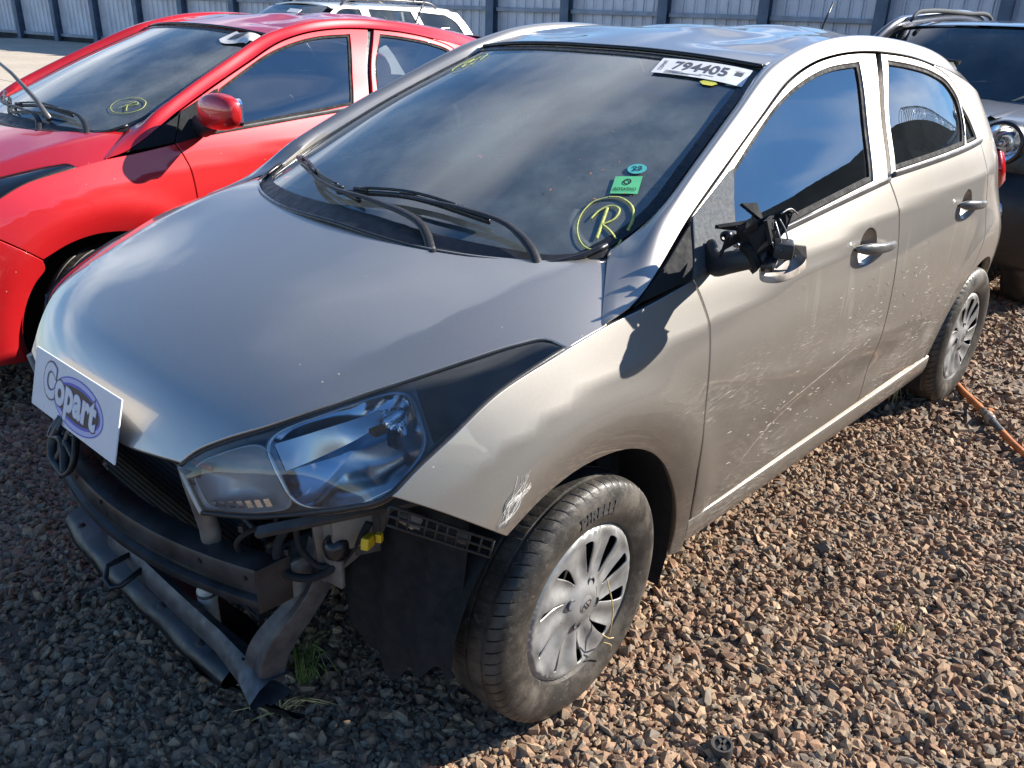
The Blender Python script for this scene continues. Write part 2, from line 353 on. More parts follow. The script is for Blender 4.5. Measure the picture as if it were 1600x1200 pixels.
class MB:
    # collects pieces of ONE part
    def __init__(s): s.v = []; s.f = []
    def add(s, V, F):
        n = len(s.v); s.v += [tuple(map(float, p)) for p in V]; s.f += [tuple(i+n for i in f) for f in F]; return s
    def box(s, c, size, rot=None, bev=0.0):
        bm = bmesh.new(); bmesh.ops.create_cube(bm, size=1); bmesh.ops.scale(bm, vec=size, verts=bm.verts)
        if bev: bmesh.ops.bevel(bm, geom=bm.edges[:], offset=bev, segments=2, affect='EDGES', profile=.5)
        if rot is not None: bmesh.ops.rotate(bm, cent=(0, 0, 0), matrix=rot, verts=bm.verts)
        bmesh.ops.translate(bm, vec=c, verts=bm.verts); return s.bm(bm)
    def bm(s, bm):
        bm.verts.index_update(); s.add([v.co[:] for v in bm.verts], [[v.index for v in f.verts] for f in bm.faces]); bm.free(); return s
    def tube(s, pts, r, seg=10, cap=True, sq=None):
        P = [Vector(p) for p in pts]; n = len(P); rr = r if hasattr(r, '__len__') else [r]*n
        V = []; F = []; up = Vector((.13, .21, 1)).normalized(); prev = None
        for i in range(n):
            t = (P[min(i+1, n-1)]-P[max(i-1, 0)]).normalized()
            a = t.cross(up)
            if a.length < 1e-3: a = t.cross(Vector((1, 0, 0)))
            if prev is not None:
                a = prev-t*prev.dot(t)
            a.normalize(); prev = a; b = t.cross(a)
            for k in range(seg):
                w = 2*math.pi*k/seg; ca, sa = math.cos(w), math.sin(w)
                V.append(P[i]+(a*ca*(sq[0] if sq else 1)+b*sa*(sq[1] if sq else 1))*rr[i])
        for i in range(n-1):
            for k in range(seg): F.append((i*seg+k, i*seg+(k+1) % seg, (i+1)*seg+(k+1) % seg, (i+1)*seg+k))
        if cap: F += [tuple(range(seg))[::-1], tuple((n-1)*seg+k for k in range(seg))]
        return s.add(V, F)
    def lathe(s, prof, seg=48, origin=(0, 0, 0), axis='y'):
        V = []; F = []; n = len(prof)
        for k in range(seg):
            w = 2*math.pi*k/seg; c, si = math.cos(w), math.sin(w)
            for r, h in prof:
                V.append({'y': (r*c, h, r*si), 'x': (h, r*c, r*si), 'z': (r*c, r*si, h)}[axis])
        V = [(a+origin[0], b+origin[1], c+origin[2]) for a, b, c in V]
        for k in range(seg):
            for i in range(n-1):
                a = k*n+i; b = ((k+1) % seg)*n+i; F.append((a, a+1, b+1, b))
        return s.add(V, F)
    def grid(s, rows, closed=False, flip=False):
        m = len(rows); n = len(rows[0]); V = [p for r in rows for p in r]; F = []
        for i in range(m-1):
            for j in range(n-1 if not closed else n):
                q = (i*n+j, i*n+(j+1) % n, (i+1)*n+(j+1) % n, (i+1)*n+j); F.append(q[::-1] if flip else q)
        return s.add(V, F)
    def extrude(s, poly, vec):
        n = len(poly); V = [Vector(p) for p in poly]; W = [p+Vector(vec) for p in V]
        return s.add(V+W, [tuple(range(n)), tuple(range(2*n-1, n-1, -1))]+[(i, i+n, (i+1) % n+n, (i+1) % n) for i in range(n)])
    def build(s, name, mat, parent=None, smooth=False, angle=None, mirror=None):
        V = s.v; F = s.f
        if mirror is not None and mirror < 0: V = [(x, -y, z) for x, y, z in V]; F = [f[::-1] for f in F]
        o = mk(name, V, F, mat, parent, smooth=smooth or angle is not None)
        bm = bmesh.new(); bm.from_mesh(o.data); bmesh.ops.recalc_face_normals(bm, faces=bm.faces); bm.to_mesh(o.data); bm.free()
        if angle is not None: o.data.set_sharp_from_angle(angle=R(angle))
        return o
def crom(pts, step):
    P = np.array(pts, float)
    if len(P) == 2:
        n = max(1, int(round(np.linalg.norm(P[1]-P[0])/step))); return [P[0]+(P[1]-P[0])*k/n for k in range(n+1)]
    t = np.r_[0, np.cumsum(np.maximum(np.linalg.norm(np.diff(P, axis=0), axis=1), 1e-6)**.75)]
    # centripetal-ish Hermite
    m = np.zeros_like(P)
    for i in range(len(P)):
        if i == 0: m[i] = (P[1]-P[0])/(t[1]-t[0])
        elif i == len(P)-1: m[i] = (P[-1]-P[-2])/(t[-1]-t[-2])
        else:
            h0, h1 = t[i]-t[i-1], t[i+1]-t[i]; m[i] = ((P[i]-P[i-1])/h0*h1+(P[i+1]-P[i])/h1*h0)/(h0+h1)
    out = [P[0]]
    for i in range(len(P)-1):
        h = t[i+1]-t[i]; n = max(1, int(math.ceil(np.linalg.norm(P[i+1]-P[i])/step)))
        for k in range(1, n+1):
            u = k/n; out.append((2*u**3-3*u**2+1)*P[i]+(u**3-2*u**2+u)*h*m[i]+(-2*u**3+3*u**2)*P[i+1]+(u**3-u**2)*h*m[i+1])
    return out
def curve_n(pts, n, step=.004):
    # n points evenly spaced along a smooth curve
    C = np.array(crom(pts, step)); s = np.r_[0, np.cumsum(np.linalg.norm(np.diff(C, axis=0), axis=1))]; q = np.linspace(0, s[-1], n)
    return np.stack([np.interp(q, s, C[:, k]) for k in range(C.shape[1])], 1)
def loop2d(segs, step=.015):
    out = []
    for s in segs:
        c = crom(s, step); out += c if not out else c[1:] if np.linalg.norm(np.array(c[0])-out[-1]) < 1e-6 else c
    if np.linalg.norm(np.array(out[0])-out[-1]) < 1e-6: out = out[:-1]
    return np.array(out)
def area2(L): x, y = L[:, 0], L[:, 1]; return np.sum(x*np.roll(y, -1)-y*np.roll(x, -1))/2
def inset(L, d):
    e = np.roll(L, -1, 0)-L; e /= np.maximum(np.linalg.norm(e, axis=1), 1e-9)[:, None]; n = np.stack([-e[:, 1], e[:, 0]], 1)
    m = n+np.roll(n, 1, 0); k = np.maximum((m*n).sum(1), .5); return L+m/k[:, None]*d
def inside(L, p):
    x, y = p[:, 0], p[:, 1]; r = np.zeros(len(p), bool); A = L; B = np.roll(L, -1, 0)
    for (x0, y0), (x1, y1) in zip(A, B):
        if y0 == y1: continue
        c = ((y0 > y) != (y1 > y)) & (x < (x1-x0)*(y-y0)/(y1-y0)+x0); r ^= c
    return r
class FSheet(Sheet):
    def __init__(s, fn, axis): s.fn = fn; s.axis = axis
    def __call__(s, u, v): return s.fn(np.atleast_1d(u).astype(float), np.atleast_1d(v).astype(float))
class Offset(Sheet):
    def __init__(s, base, d): s.base = base; s.d = d; s.axis = base.axis
    def __call__(s, u, v): return s.base(u, v)+s.d
PANELS = {}
def panel_geo(surf, segs, holes=(), gap=.0022, bev=.0025, depth=.016, grid=.024, step=.014):
    Ls = [loop2d(segs, step)]+[loop2d(h, step) for h in holes]
    Ls = [(L if (area2(L) > 0) == (i == 0) else L[::-1]) for i, L in enumerate(Ls)]
    O = [inset(L, gap) for L in Ls]; I = [inset(L, gap+bev) for L in Ls]
    pts = np.concatenate(I); edges = []; k = 0
    for L in I: edges += [(k+i, k+(i+1) % len(L)) for i in range(len(L))]; k += len(L)
    lo, hi = pts.min(0), pts.max(0)
    gx, gy = np.meshgrid(np.arange(lo[0]+grid/2, hi[0], grid), np.arange(lo[1]+grid/2, hi[1], grid)); g = np.stack([gx.ravel(), gy.ravel()], 1)
    ok = inside(I[0], g)
    for h in I[1:]: ok &= ~inside(h, g)
    g = g[ok]
    if len(g):
        dmin = np.full(len(g), 9.)
        for q in pts: dmin = np.minimum(dmin, np.hypot(g[:, 0]-q[0], g[:, 1]-q[1]))
        g = g[dmin > grid*.45]
    res = delaunay_2d_cdt([Vector(p) for p in np.concatenate([pts, g])], edges, [], 0, 1e-6)
    V2 = np.array([v[:] for v in res[0]]); F = [tuple(f) for f in res[2]]; inv = {}
    for i, o in enumerate(res[3]):
        for j in o: inv[j] = i
    cen = np.array([V2[list(f)].mean(0) for f in F]); ok = inside(I[0], cen)
    for h in I[1:]: ok &= ~inside(h, cen)
    F = [f for f, q in zip(F, ok) if q]
    P = surf.p3(V2[:, 0], V2[:, 1]); Nn = surf.nrm(V2[:, 0], V2[:, 1])
    F2 = []
    for f in F:
        a, b, c = P[f[0]], P[f[1]], P[f[2]]
        F2.append(f if np.dot(np.cross(b-a, c-a), Nn[f[0]]) > 0 else f[::-1])
    V = list(P); NN = list(Nn); k = 0
    for L, Oo in zip(I, O):
        n = len(L); po = surf.p3(Oo[:, 0], Oo[:, 1]); no = surf.nrm(Oo[:, 0], Oo[:, 1]); pi = surf.p3(L[:, 0], L[:, 1])
        dr = po-pi; dr /= np.maximum(np.linalg.norm(dr, axis=1), 1e-9)[:, None]
        b0 = len(V); V += list(po-no*bev); NN += list((dr*.8+no*.2)); c0 = len(V); V += list(po-no*depth); NN += list(dr)
        ia = [inv[k+i] for i in range(n)]
        for i in range(n):
            j = (i+1) % n
            for q in ((ia[i], ia[j], b0+j, b0+i), (b0+i, b0+j, c0+j, c0+i)):
                a, b, c = (np.array(V[q[0]]), np.array(V[q[1]]), np.array(V[q[2]]))
                s = np.dot(np.cross(b-a, c-a), dr[i]+no[i]*.5); F2.append(q if s > 0 else q[::-1])
        k += n
    return V, F2, NN
def panel(name, surf, segs, mat, parent, sgn=1, key=None, **k):
    key = key or name
    if key not in PANELS: PANELS[key] = panel_geo(surf, segs, **k)
    V, F, NN = PANELS[key]
    if sgn < 0: V = [(p[0], -p[1], p[2]) for p in V]; NN = [(p[0], -p[1], p[2]) for p in NN]; F = [f[::-1] for f in F]
    return mk(name, V, F, mat, parent, normals=NN)
def text_geo(txt, size=1.0, bold=0.0, shear=0.0, spacing=1.0, extrude=0.0):
    cu = bpy.data.curves.new('lettering', 'FONT'); cu.body = txt; cu.size = size; cu.offset = bold; cu.shear = shear; cu.space_character = spacing
    cu.align_x = 'CENTER'; cu.align_y = 'CENTER'; cu.resolution_u = 4; cu.extrude = extrude
    o = bpy.data.objects.new('lettering', cu); me = bpy.data.meshes.new_from_object(o)
    V = [v.co[:] for v in me.vertices]; F = [tuple(p.vertices) for p in me.polygons]
    bpy.data.objects.remove(o); bpy.data.curves.remove(cu); bpy.data.meshes.remove(me)
    return V, F
def on_frame(V, o, u, v, n, h=0.0):
    o, u, v, n = Vector(o), Vector(u), Vector(v), Vector(n)
    return [o+u*p[0]+v*p[1]+n*(h+p[2]) for p in V]
def ring2d(a, b, w, seg=48):
    # flat elliptical ring
    V = []; F = []
    for k in range(seg):
        t = 2*math.pi*k/seg; V += [(a*math.cos(t), b*math.sin(t), 0), ((a-w)*math.cos(t), (b-w)*math.sin(t), 0)]
    for k in range(seg): i = 2*k; j = (2*k+2) % (2*seg); F.append((i, j, j+1, i+1))
    return V, F
def disc2d(a, b, seg=48): return [(a*math.cos(2*math.pi*k/seg), b*math.sin(2*math.pi*k/seg), 0) for k in range(seg)], [tuple(range(seg))]
# ---------------------------------------------------------------- hatchback (the same model stands twice: silver wreck and red car)
def symm(s):
    vs = np.r_[-s.bv.xs[:0:-1], s.bv.xs]; G = np.concatenate([s.G[:, :0:-1], s.G], 1); t = Sheet(s.bu.xs, vs, G, 'z', s.extra); return t
HOOD = symm(HOOD); WIND = symm(WIND)
mir2 = lambda pts: [(x, -y) for x, y in pts][::-1]
GAPA = [(-.332, .963), (-.350, .922), (-.367, .87), (-.375, .815), (-.378, .76), (-.380, .70), (-.382, .605), (-.394, .50), (-.414, .41), (-.435, .309)]
GAPB = [(-1.462, .309), (-1.477, .45), (-1.482, .553), (-1.478, .638), (-1.471, .745), (-1.454, .873), (-1.418, .986), (-1.376, 1.064)]
GAPB2 = [(-1.376, 1.064), (-1.441, 1.244), (-1.528, 1.398)]
FTOP = [(.073, .909), (-.044, .928), (-.157, .940), (-.332, .963)]
FLAMP = [(.484, .745), (.433, .784), (.365, .822), (.267, .867), (.073, .909)]
FBOT = [(.262, .590), (.311, .629), (.425, .709), (.484, .745)]
FARCH = [(-.394, .205), (-.39, .291), (-.368, .371), (-.326, .455), (-.264, .539), (-.198, .595), (-.12, .632), (-.041, .648), (.07, .65), (.166, .630), (.225, .606), (.262, .590)]
RARC = lambda r, a0, a1, n=14: [(-2.5+r*math.cos(R(a0+(a1-a0)*k/n)), .29+r*math.sin(R(a0+(a1-a0)*k/n))) for k in range(n+1)]
RDG = [(-2.243, 1.098), (-2.314, .915), (-2.347, .767), (-2.318, .640), (-2.25, .575), (-2.167, .485), (-2.128, .395), (-2.112, .309)]
FRAME_TOP = [(-1.528, 1.398), (-1.4, 1.399), (-1.296, 1.394), (-1.143, 1.375), (-0.985, 1.335), (-0.795, 1.254), (-0.6, 1.17), (-0.406, 1.081)]
RFRAME = [(-1.56, 1.398), (-1.758, 1.383), (-1.94, 1.354), (-2.08, 1.310), (-2.170, 1.238), (-2.227, 1.16), (-2.245, 1.098)]
FGLASS = [[(-0.615, 1.153), (-0.761, 1.221), (-0.908, 1.286), (-1.059, 1.332), (-1.21, 1.36), (-1.4, 1.372)], [(-1.4, 1.372), (-1.363, 1.278), (-1.278, 1.068)], [(-1.278, 1.068), (-0.686, 1.012), (-0.515, 0.999)], [(-0.515, 0.999), (-0.615, 1.153)]]
RGLASS = [[(-1.591, 1.374), (-1.744, 1.36), (-1.926, 1.332), (-2.053, 1.292), (-2.114, 1.235), (-2.103, 1.18), (-2.045, 1.105)], [(-2.045, 1.105), (-1.439, 1.082)], [(-1.439, 1.082), (-1.495, 1.24), (-1.591, 1.374)]]
QGLASS = [[(-2.131, 1.222), (-2.184, 1.17), (-2.21, 1.111)], [(-2.21, 1.111), (-2.065, 1.107)], [(-2.065, 1.107), (-2.131, 1.222)]]
HANDLES = {'f': (-1.255, .892), 'r': (-2.085, .905)}
def ell(cx, cz, a, b, n=28): return [[(cx+a*math.cos(2*math.pi*k/n), cz+b*math.sin(2*math.pi*k/n)) for k in range(n+1)]]
LOWER = [(-0.044, 0.93), (-0.116, 0.945), (-0.407, 1.083), (-0.6, 1.173), (-0.795, 1.257), (-0.985, 1.338), (-1.142, 1.378), (-1.296, 1.397), (-1.495, 1.403), (-1.758, 1.387), (-1.961, 1.357), (-2.25, 1.312), (-2.6, 1.245)]
UPPER_W = [(-.232, .640), (-.30, .652), (-.375, .656), (-.537, .631), (-.76, .587), (-.983, .539)]
UPPER_R = [(-1.10, .545), (-1.25, .55), (-1.45, .552), (-1.77, .552), (-2.2, .535), (-2.62, .48)]

def make_tyre_geo():
    prof = [(.185, -.062), (.192, -.078), (.212, -.088), (.238, -.0925), (.258, -.089), (.272, -.082)]
    tread = [(.2805, -.0765), (.2855, -.071), (.289, -.060), (.290, -.049), (.290, -.047), (.286, -.0455), (.286, -.0385), (.290, -.037), (.2915, -.020), (.2920, -.0045), (.287, -.003), (.287, .003), (.2920, .0045), (.2915, .020), (.290, .037), (.286, .0385), (.286, .0455), (.290, .047), (.290, .049), (.289, .060), (.2855, .071), (.2805, .0765)]
    full = prof+tread+[(r, -y) for r, y in prof[::-1]]
    n = len(full); seg = 66*4; V = []; F = []
    for k in range(seg):
        ph = k % 4; w = 2*math.pi*(k//4+(0, .30, .34, .44)[ph])/66.
        sip = ph in (2,)
        for i, (r, y) in enumerate(full):
            rr = r
            if sip and r > .276 and (abs(y) > .0485): rr = r-.0035
            if sip and r > .289 and .012 < abs(y) < .036: rr = r-.0015
            sk = .10*(y/.09)**2*(1 if y > 0 else -1)
            V.append((rr*math.cos(w+sk), y, rr*math.sin(w+sk)))
    for k in range(seg):
        for i in range(n-1): a = k*n+i; b = ((k+1) % seg)*n+i; F.append((a, b, b+1, a+1))
    return V, F
def cover_h(x, z):
    r = np.hypot(x, z); th = np.arctan2(z, x)
    y = .078+.006*np.cos(np.clip(r/.19, 0, 1)*math.pi*.5)-.010*smooth(.03, .07, r)*(1-smooth(.09, .165, r))
    f = ((th/(2*math.pi)*10+.5*(r/.19)) % 1.0)-.5          # twisted blades
    y = y+(.0042*np.sin(2*math.pi*f)-.003*np.cos(2*math.pi*(f+.5)))*smooth(.055, .10, r)*(1-smooth(.155, .176, r))
    return y-.010*smooth(.176, .190, r)
COVER = FSheet(cover_h, 'y')
def cover_holes():
    H = []
    for k in range(10):
        c = 2*math.pi*(k+.5)/10; wide = (8.2 if k % 2 == 0 else 6.6)
        tw = lambda r: -.5*(r/.19)*2*math.pi/10
        pts = []
        rs = np.linspace(.074, .160, 9); ws = R(wide)*np.sin(np.linspace(.25, 2.35, 9))**.8*np.linspace(.45, 1.0, 9)
        for r, w in zip(rs, ws): a = c+tw(r)-w*.8; pts.append((r*math.cos(a), r*math.sin(a)))
        for r, w in list(zip(rs, ws))[::-1]: a = c+tw(r)+w*.62; pts.append((r*math.cos(a), r*math.sin(a)))
        H.append([pts+[pts[0]]])
    return H
TYRE = make_tyre_geo()
COVER_GEO = panel_geo(COVER, ell(0, 0, .190, .190, 72), holes=cover_holes(), gap=0, bev=.0010, depth=.0035, grid=.0085, step=.008)
def make_wheel(parent, loc, rz, spin):
    w = bpy.data.objects.new('wheel', None); w.location = loc; w.rotation_euler = (0, 0, rz); w.empty_display_size = .1; link(w, parent)
    if 'tyre' not in PANELS:
        t = mk('tyre', TYRE[0], TYRE[1], 'tyre_rubber', w); t.data.set_sharp_from_angle(angle=R(32)); PANELS['tyre'] = t.data
        c = mk('wheel_cover', COVER_GEO[0], COVER_GEO[1], 'wheel_silver', w, normals=COVER_GEO[2]); PANELS['cover'] = c.data
        m = MB().lathe([(0.02, .020), (.10, .024), (.150, .008), (.168, .030), (.178, .062), (.186, .070), (.186, -.07), (.15, -.05)], 56)
        d = m.build('steel_rim', 'liner_black', w, smooth=True); PANELS['rim'] = d.data
        m = MB().lathe([(.0, .0765), (.0055, .0765), (.0065, .075), (.0068, .060), (.0100, .0700), (.0105, .0800), (.0120, .0802), (.0140, .0765)], 18)
        l0 = m.build('lug_bolt', 'bare_metal', w, angle=30); PANELS['lug'] = l0.data; lugs = [l0]+[link(bpy.data.objects.new('lug_bolt', l0.data), w) for _ in range(3)]
        m = MB().lathe([(0, .0865), (.018, .0862), (.0225, .0835), (.0235, .078)], 32); e = m.build('centre_cap', 'wheel_silver', w, angle=40); PANELS['cap'] = e.data
        V, F = ring2d(.0165, .0105, .0022, 32); mm = MB().add([(p[0], .0873, p[1]) for p in V], F)
        for q in (((-.006, -.0075), (-.0035, -.0075), (.0005, .0075), (-.002, .0075)), ((.002, -.0075), (.0045, -.0075), (.0085, .0075), (.006, .0075)), ((-.004, -.0018), (.006, .0005), (.006, .0025), (-.004, .0002))):
            mm.extrude([(a, .0864, b) for a, b in q], (0, .0012, 0))
        g = mm.build('emblem', 'chrome', w); PANELS['emb'] = g.data
        objs = [t, c, d, e, g]
    else:
        objs = [link(bpy.data.objects.new(n, PANELS[k]), w) for n, k in (('tyre', 'tyre'), ('wheel_cover', 'cover'), ('steel_rim', 'rim'), ('centre_cap', 'cap'), ('emblem', 'emb'))]
        lugs = [link(bpy.data.objects.new('lug_bolt', PANELS['lug']), w) for _ in range(4)]
    for o in objs: o.rotation_euler = (0, spin, 0)
    for k, o in enumerate(lugs):
        a = math.pi/4+k*math.pi/2+spin; o.location = (.050*math.cos(a), 0, -.050*math.sin(a))
    return w
def tyre_letters(wheel):
    V, F = text_geo('PIRELLI', .036, bold=.0014, spacing=1.15, extrude=.0008)
    out = []
    for x, y, h in V:
        a = math.pi/2+.05+x/.238; r = .236+y
        out.append((r*math.cos(a)*1.0, .0925+h, r*math.sin(a)))
    o = MB().add(out, F).build('tyre_lettering', 'dusty_plastic', wheel); return o

def strip_geo(sgn, n=110, rows=8):
    lo = SIDE.p3(*np.array(LOWER).T)
    lo = curve_n(lo, n)
    up = [(x, y+.010, float(WIND(x, y)[0])+.003+.015*float(smooth(.25, .36, -x))) for x, y in UPPER_W]+[(x, y, float(ROOF(x, y)[0])+.006) for x, y in UPPER_R]
    up = curve_n(up, n); G = []
    # match the two edges by station so that the strip runs square to the pillar
    su = np.linspace(0, 1, n)
    for r in range(rows+3):
        t = min(r/rows, 1)
        base = lo*(1-t)+up*t
        d = up-lo; tang = np.gradient(lo*(1-t)+up*t, axis=0); nn = np.cross(tang, d); nn /= np.linalg.norm(nn, axis=1)[:, None]
        nn *= np.sign((nn*[0, .7, .7]).sum(1))[:, None]
        b = base+nn*((.024*math.sin(math.pi*t**1.9)**.9)*np.clip(smooth(.0, .07, su)*(1-.6*smooth(.75, 1., su)), 0, 1))[:, None] if 0 < t < 1 else base
        if r == rows+1: b = up-nn*.006
        if r == rows+2: b = up-nn*.025
        G.append(b)
    ext = lambda g: np.concatenate([g[:1]+np.array([.0075, -.0100, -.005]), g])
    G = [lo+np.array([0, -.018, -.004]), lo+np.array([0, -.0025, -.001])]+[lo*(1-.02)+up*.02]+G[1:]
    return [ext(np.asarray(g)) for g in G]
LAMP_T = [(.653, .365, .706), (.633, .386, .729), (.603, .424, .756), (.539, .495, .794), (.464, .549, .824), (.391, .588, .845), (.306, .632, .868), (.221, .672, .889), (.130, .712, .908), (.085, .737, .913), (.066, .778, .906)]
LAMP_B = [(.646, .412, .626), (.592, .505, .636), (.540, .59, .660), (.512, .685, .702), (.486, .752, .740), (.434, .768, .781), (.366, .777, .819), (.268, .779, .864), (.12, .781, .899), (.066, .778, .906)]
def lamp_pt(off=0.0, nu=46, nv=12, u0=0., u1=1., v0=0., v1=1., fn=None):
    T = curve_n(LAMP_T, 200); B = curve_n(LAMP_B, 200); rows = []
    q = lambda C, t: np.array([np.interp(t*199, np.arange(200), C[:, k]) for k in range(3)])
    P0 = {}
    def S(u, v):
        w = u**1.0; a = q(B, w); b = q(T, w); c = a*(1-v)+b*v
        nrm = np.array([.50, .62, .45]); nrm /= np.linalg.norm(nrm)
        return c+nrm*(.016*4*v*(1-v)*min(1, 2*(1-u))*min(1, .4+3*u)), nrm
    for i in range(nv+1):
        v = v0+(v1-v0)*i/nv; r = []
        for j in range(nu+1):
            u = u0+(u1-u0)*j/nu; p, n = S(u, v); d = off+(fn(u, v) if fn else 0); r.append(tuple(p-n*d))
        rows.append(r)
    return rows
def build_lamp(root, sgn):
    h = empty('headlamp', parent=root)
    tw = {'mirror': sgn}
    MB().grid(lamp_pt(.002)).build('lens', 'clear_lens', h, smooth=True, **tw)
    e = lambda t, a, b: float(smooth(a, b, t))
    bowl = lambda u, v: .016+.06*e(u, .0, .10)*(1-e(u, .50, .68))*e(v, .0, .22)*(1-e(v, .80, 1.0))
    MB().grid(lamp_pt(0, 40, 20, u0=.600, u1=.995, v0=.015, v1=.985, fn=bowl)).build('housing', 'lamp_housing', h, smooth=True, **tw)
    MB().grid(lamp_pt(0, 40, 20, u0=.003, u1=.600, v0=.015, v1=.985, fn=bowl)).build('front_housing', 'lamp_grey', h, smooth=True, **tw)
    # chrome reflector bowl with facets and a wide bezel edge
    def refl(u, v):
        a = (u-.335)/.125; b = (v-.52)/.40; rr = min(1.2, math.hypot(a, b)); return .018+.055*(1-rr*rr)*(rr < 1)+.0035*math.sin(u*130)*(rr < .8)
    rows = []
    base = lamp_pt(0, 1, 1)
    T = curve_n(LAMP_T, 200); B = curve_n(LAMP_B, 200); q = lambda C, t: np.array([np.interp(t*199, np.arange(200), C[:, k]) for k in range(3)])
    nrm = np.array([.50, .62, .45]); nrm /= np.linalg.norm(nrm)
    def at(u, v, d):
        c = q(B, u)*(1-v)+q(T, u)*v
        return tuple(c+nrm*(.016*4*v*(1-v)*min(1, 2*(1-u))*min(1, .4+3*u))-nrm*d)
    for (name, cu, cv, ru, rv, dep, mat, tilt) in (('reflector', .405, .49, .175, .45, .050, 'reflector_metal', .0), ('turn_signal_reflector', .125, .47, .100, .40, .040, 'lamp_grey', .0)):
        g = []
        for i in range(15):
            rr = i/14.; r = []
            for k in range(40):
                t = 2*math.pi*k/40; c, s = math.cos(t), math.sin(t); c = math.copysign(abs(c)**.42, c); s = math.copysign(abs(s)**.42, s)
                fac = .0
                r.append(at(cu+ru*rr*c, cv+rv*rr*s+.10*(c*rr)*0, .016+dep*(1-rr**2.2)+fac*6))
            g.append(r)
        MB().grid(g, closed=True).build(name, mat, h, smooth=True, **tw)
        ring = [[at(cu+ru*k*math.copysign(abs(math.cos(t))**.42, math.cos(t)), cv+rv*k*math.copysign(abs(math.sin(t))**.42, math.sin(t)), dd) for t in np.linspace(0, 2*math.pi, 41)[:-1]] for k, dd in ((1.0, .016), (1.03, .012), (1.07, .013), (1.08, .020))]
        MB().grid(ring, closed=True).build(name.replace('reflector', 'bezel'), 'lamp_grey' if 'turn' in name else 'lamp_bezel', h, smooth=True, **tw)
    # the pale shelf that crosses the reflector
    sh = [[at(.245+.26*q, .50+.16*q+.32*k*(1-.55*q), .020+.028*(1-k)*math.sin(math.pi*q)) for q in np.linspace(0, 1, 18)] for k in np.linspace(0, 1, 7)]
    MB().grid(sh).build('reflector_shelf', 'lamp_bezel', h, smooth=True, **tw)
    for k in range(5):
        MB().grid([[at(.490+.013*k+d, .56+.24*q-.012*k, .030) for d in (0, .009)] for q in np.linspace(0, 1, 6)]).build('reflector_flute', 'chrome', h, smooth=True, **tw)
    for k in range(7):
        MB().grid([[at(.03+.022*k+d, .12+.10*q, .015) for d in (0, .014)] for q in np.linspace(0, 1, 4)]).build('lens_rib', 'chrome', h, smooth=True, **tw)
    c = Vector(at(.535, .62, .035)); MB().lathe([(0, .03), (.010, .028), (.012, .010), (.016, 0), (.016, -.02)], 20, tuple(c), 'x').build('bulb', 'chrome', h, smooth=True, **tw)
    c = Vector(at(.49, .60, .026)); MB().box(c, (.03, .022, .012), bev=.003).build('side_marker', 'amber_plastic', h, **tw)
    c = Vector(at(.055, .82, .022)); MB().box(c, (.012, .045, .014), Matrix.Rotation(.35, 3, 'Z'), bev=.004).build('corner_reflector', 'red_lens', h, **tw)
    # dark gasket round the lens and a lower housing lip
    ed = [at(u, 0, .004) for u in np.linspace(0, .995, 70)]
    MB().tube(ed, .0055, 6).build('lens_gasket', 'black_plastic', h, smooth=True, **tw)
    et = [at(u, 1, .004) for u in np.linspace(.0, .995, 70)]
    MB().tube(et, .004, 6).build('upper_gasket', 'black_plastic', h, smooth=True, **tw)
    ei = [at(.0, v, .006) for v in np.linspace(0, 1, 14)]
    MB().tube(ei, .006, 6).build('inner_edge', 'white_plastic', h, smooth=True, **tw)
    lo = [at(u, 0, .012) for u in np.linspace(.0, .5, 40)]
    MB().grid([[(p[0]-.0, p[1], p[2]-.002) for p in lo], [(p[0]-.012, p[1]-.008, p[2]-.016) for p in lo], [(p[0]-.10, p[1]-.06, p[2]-.022) for p in lo]]).build('lamp_base', 'dirty_cap', h, smooth=True, **tw)
    return h

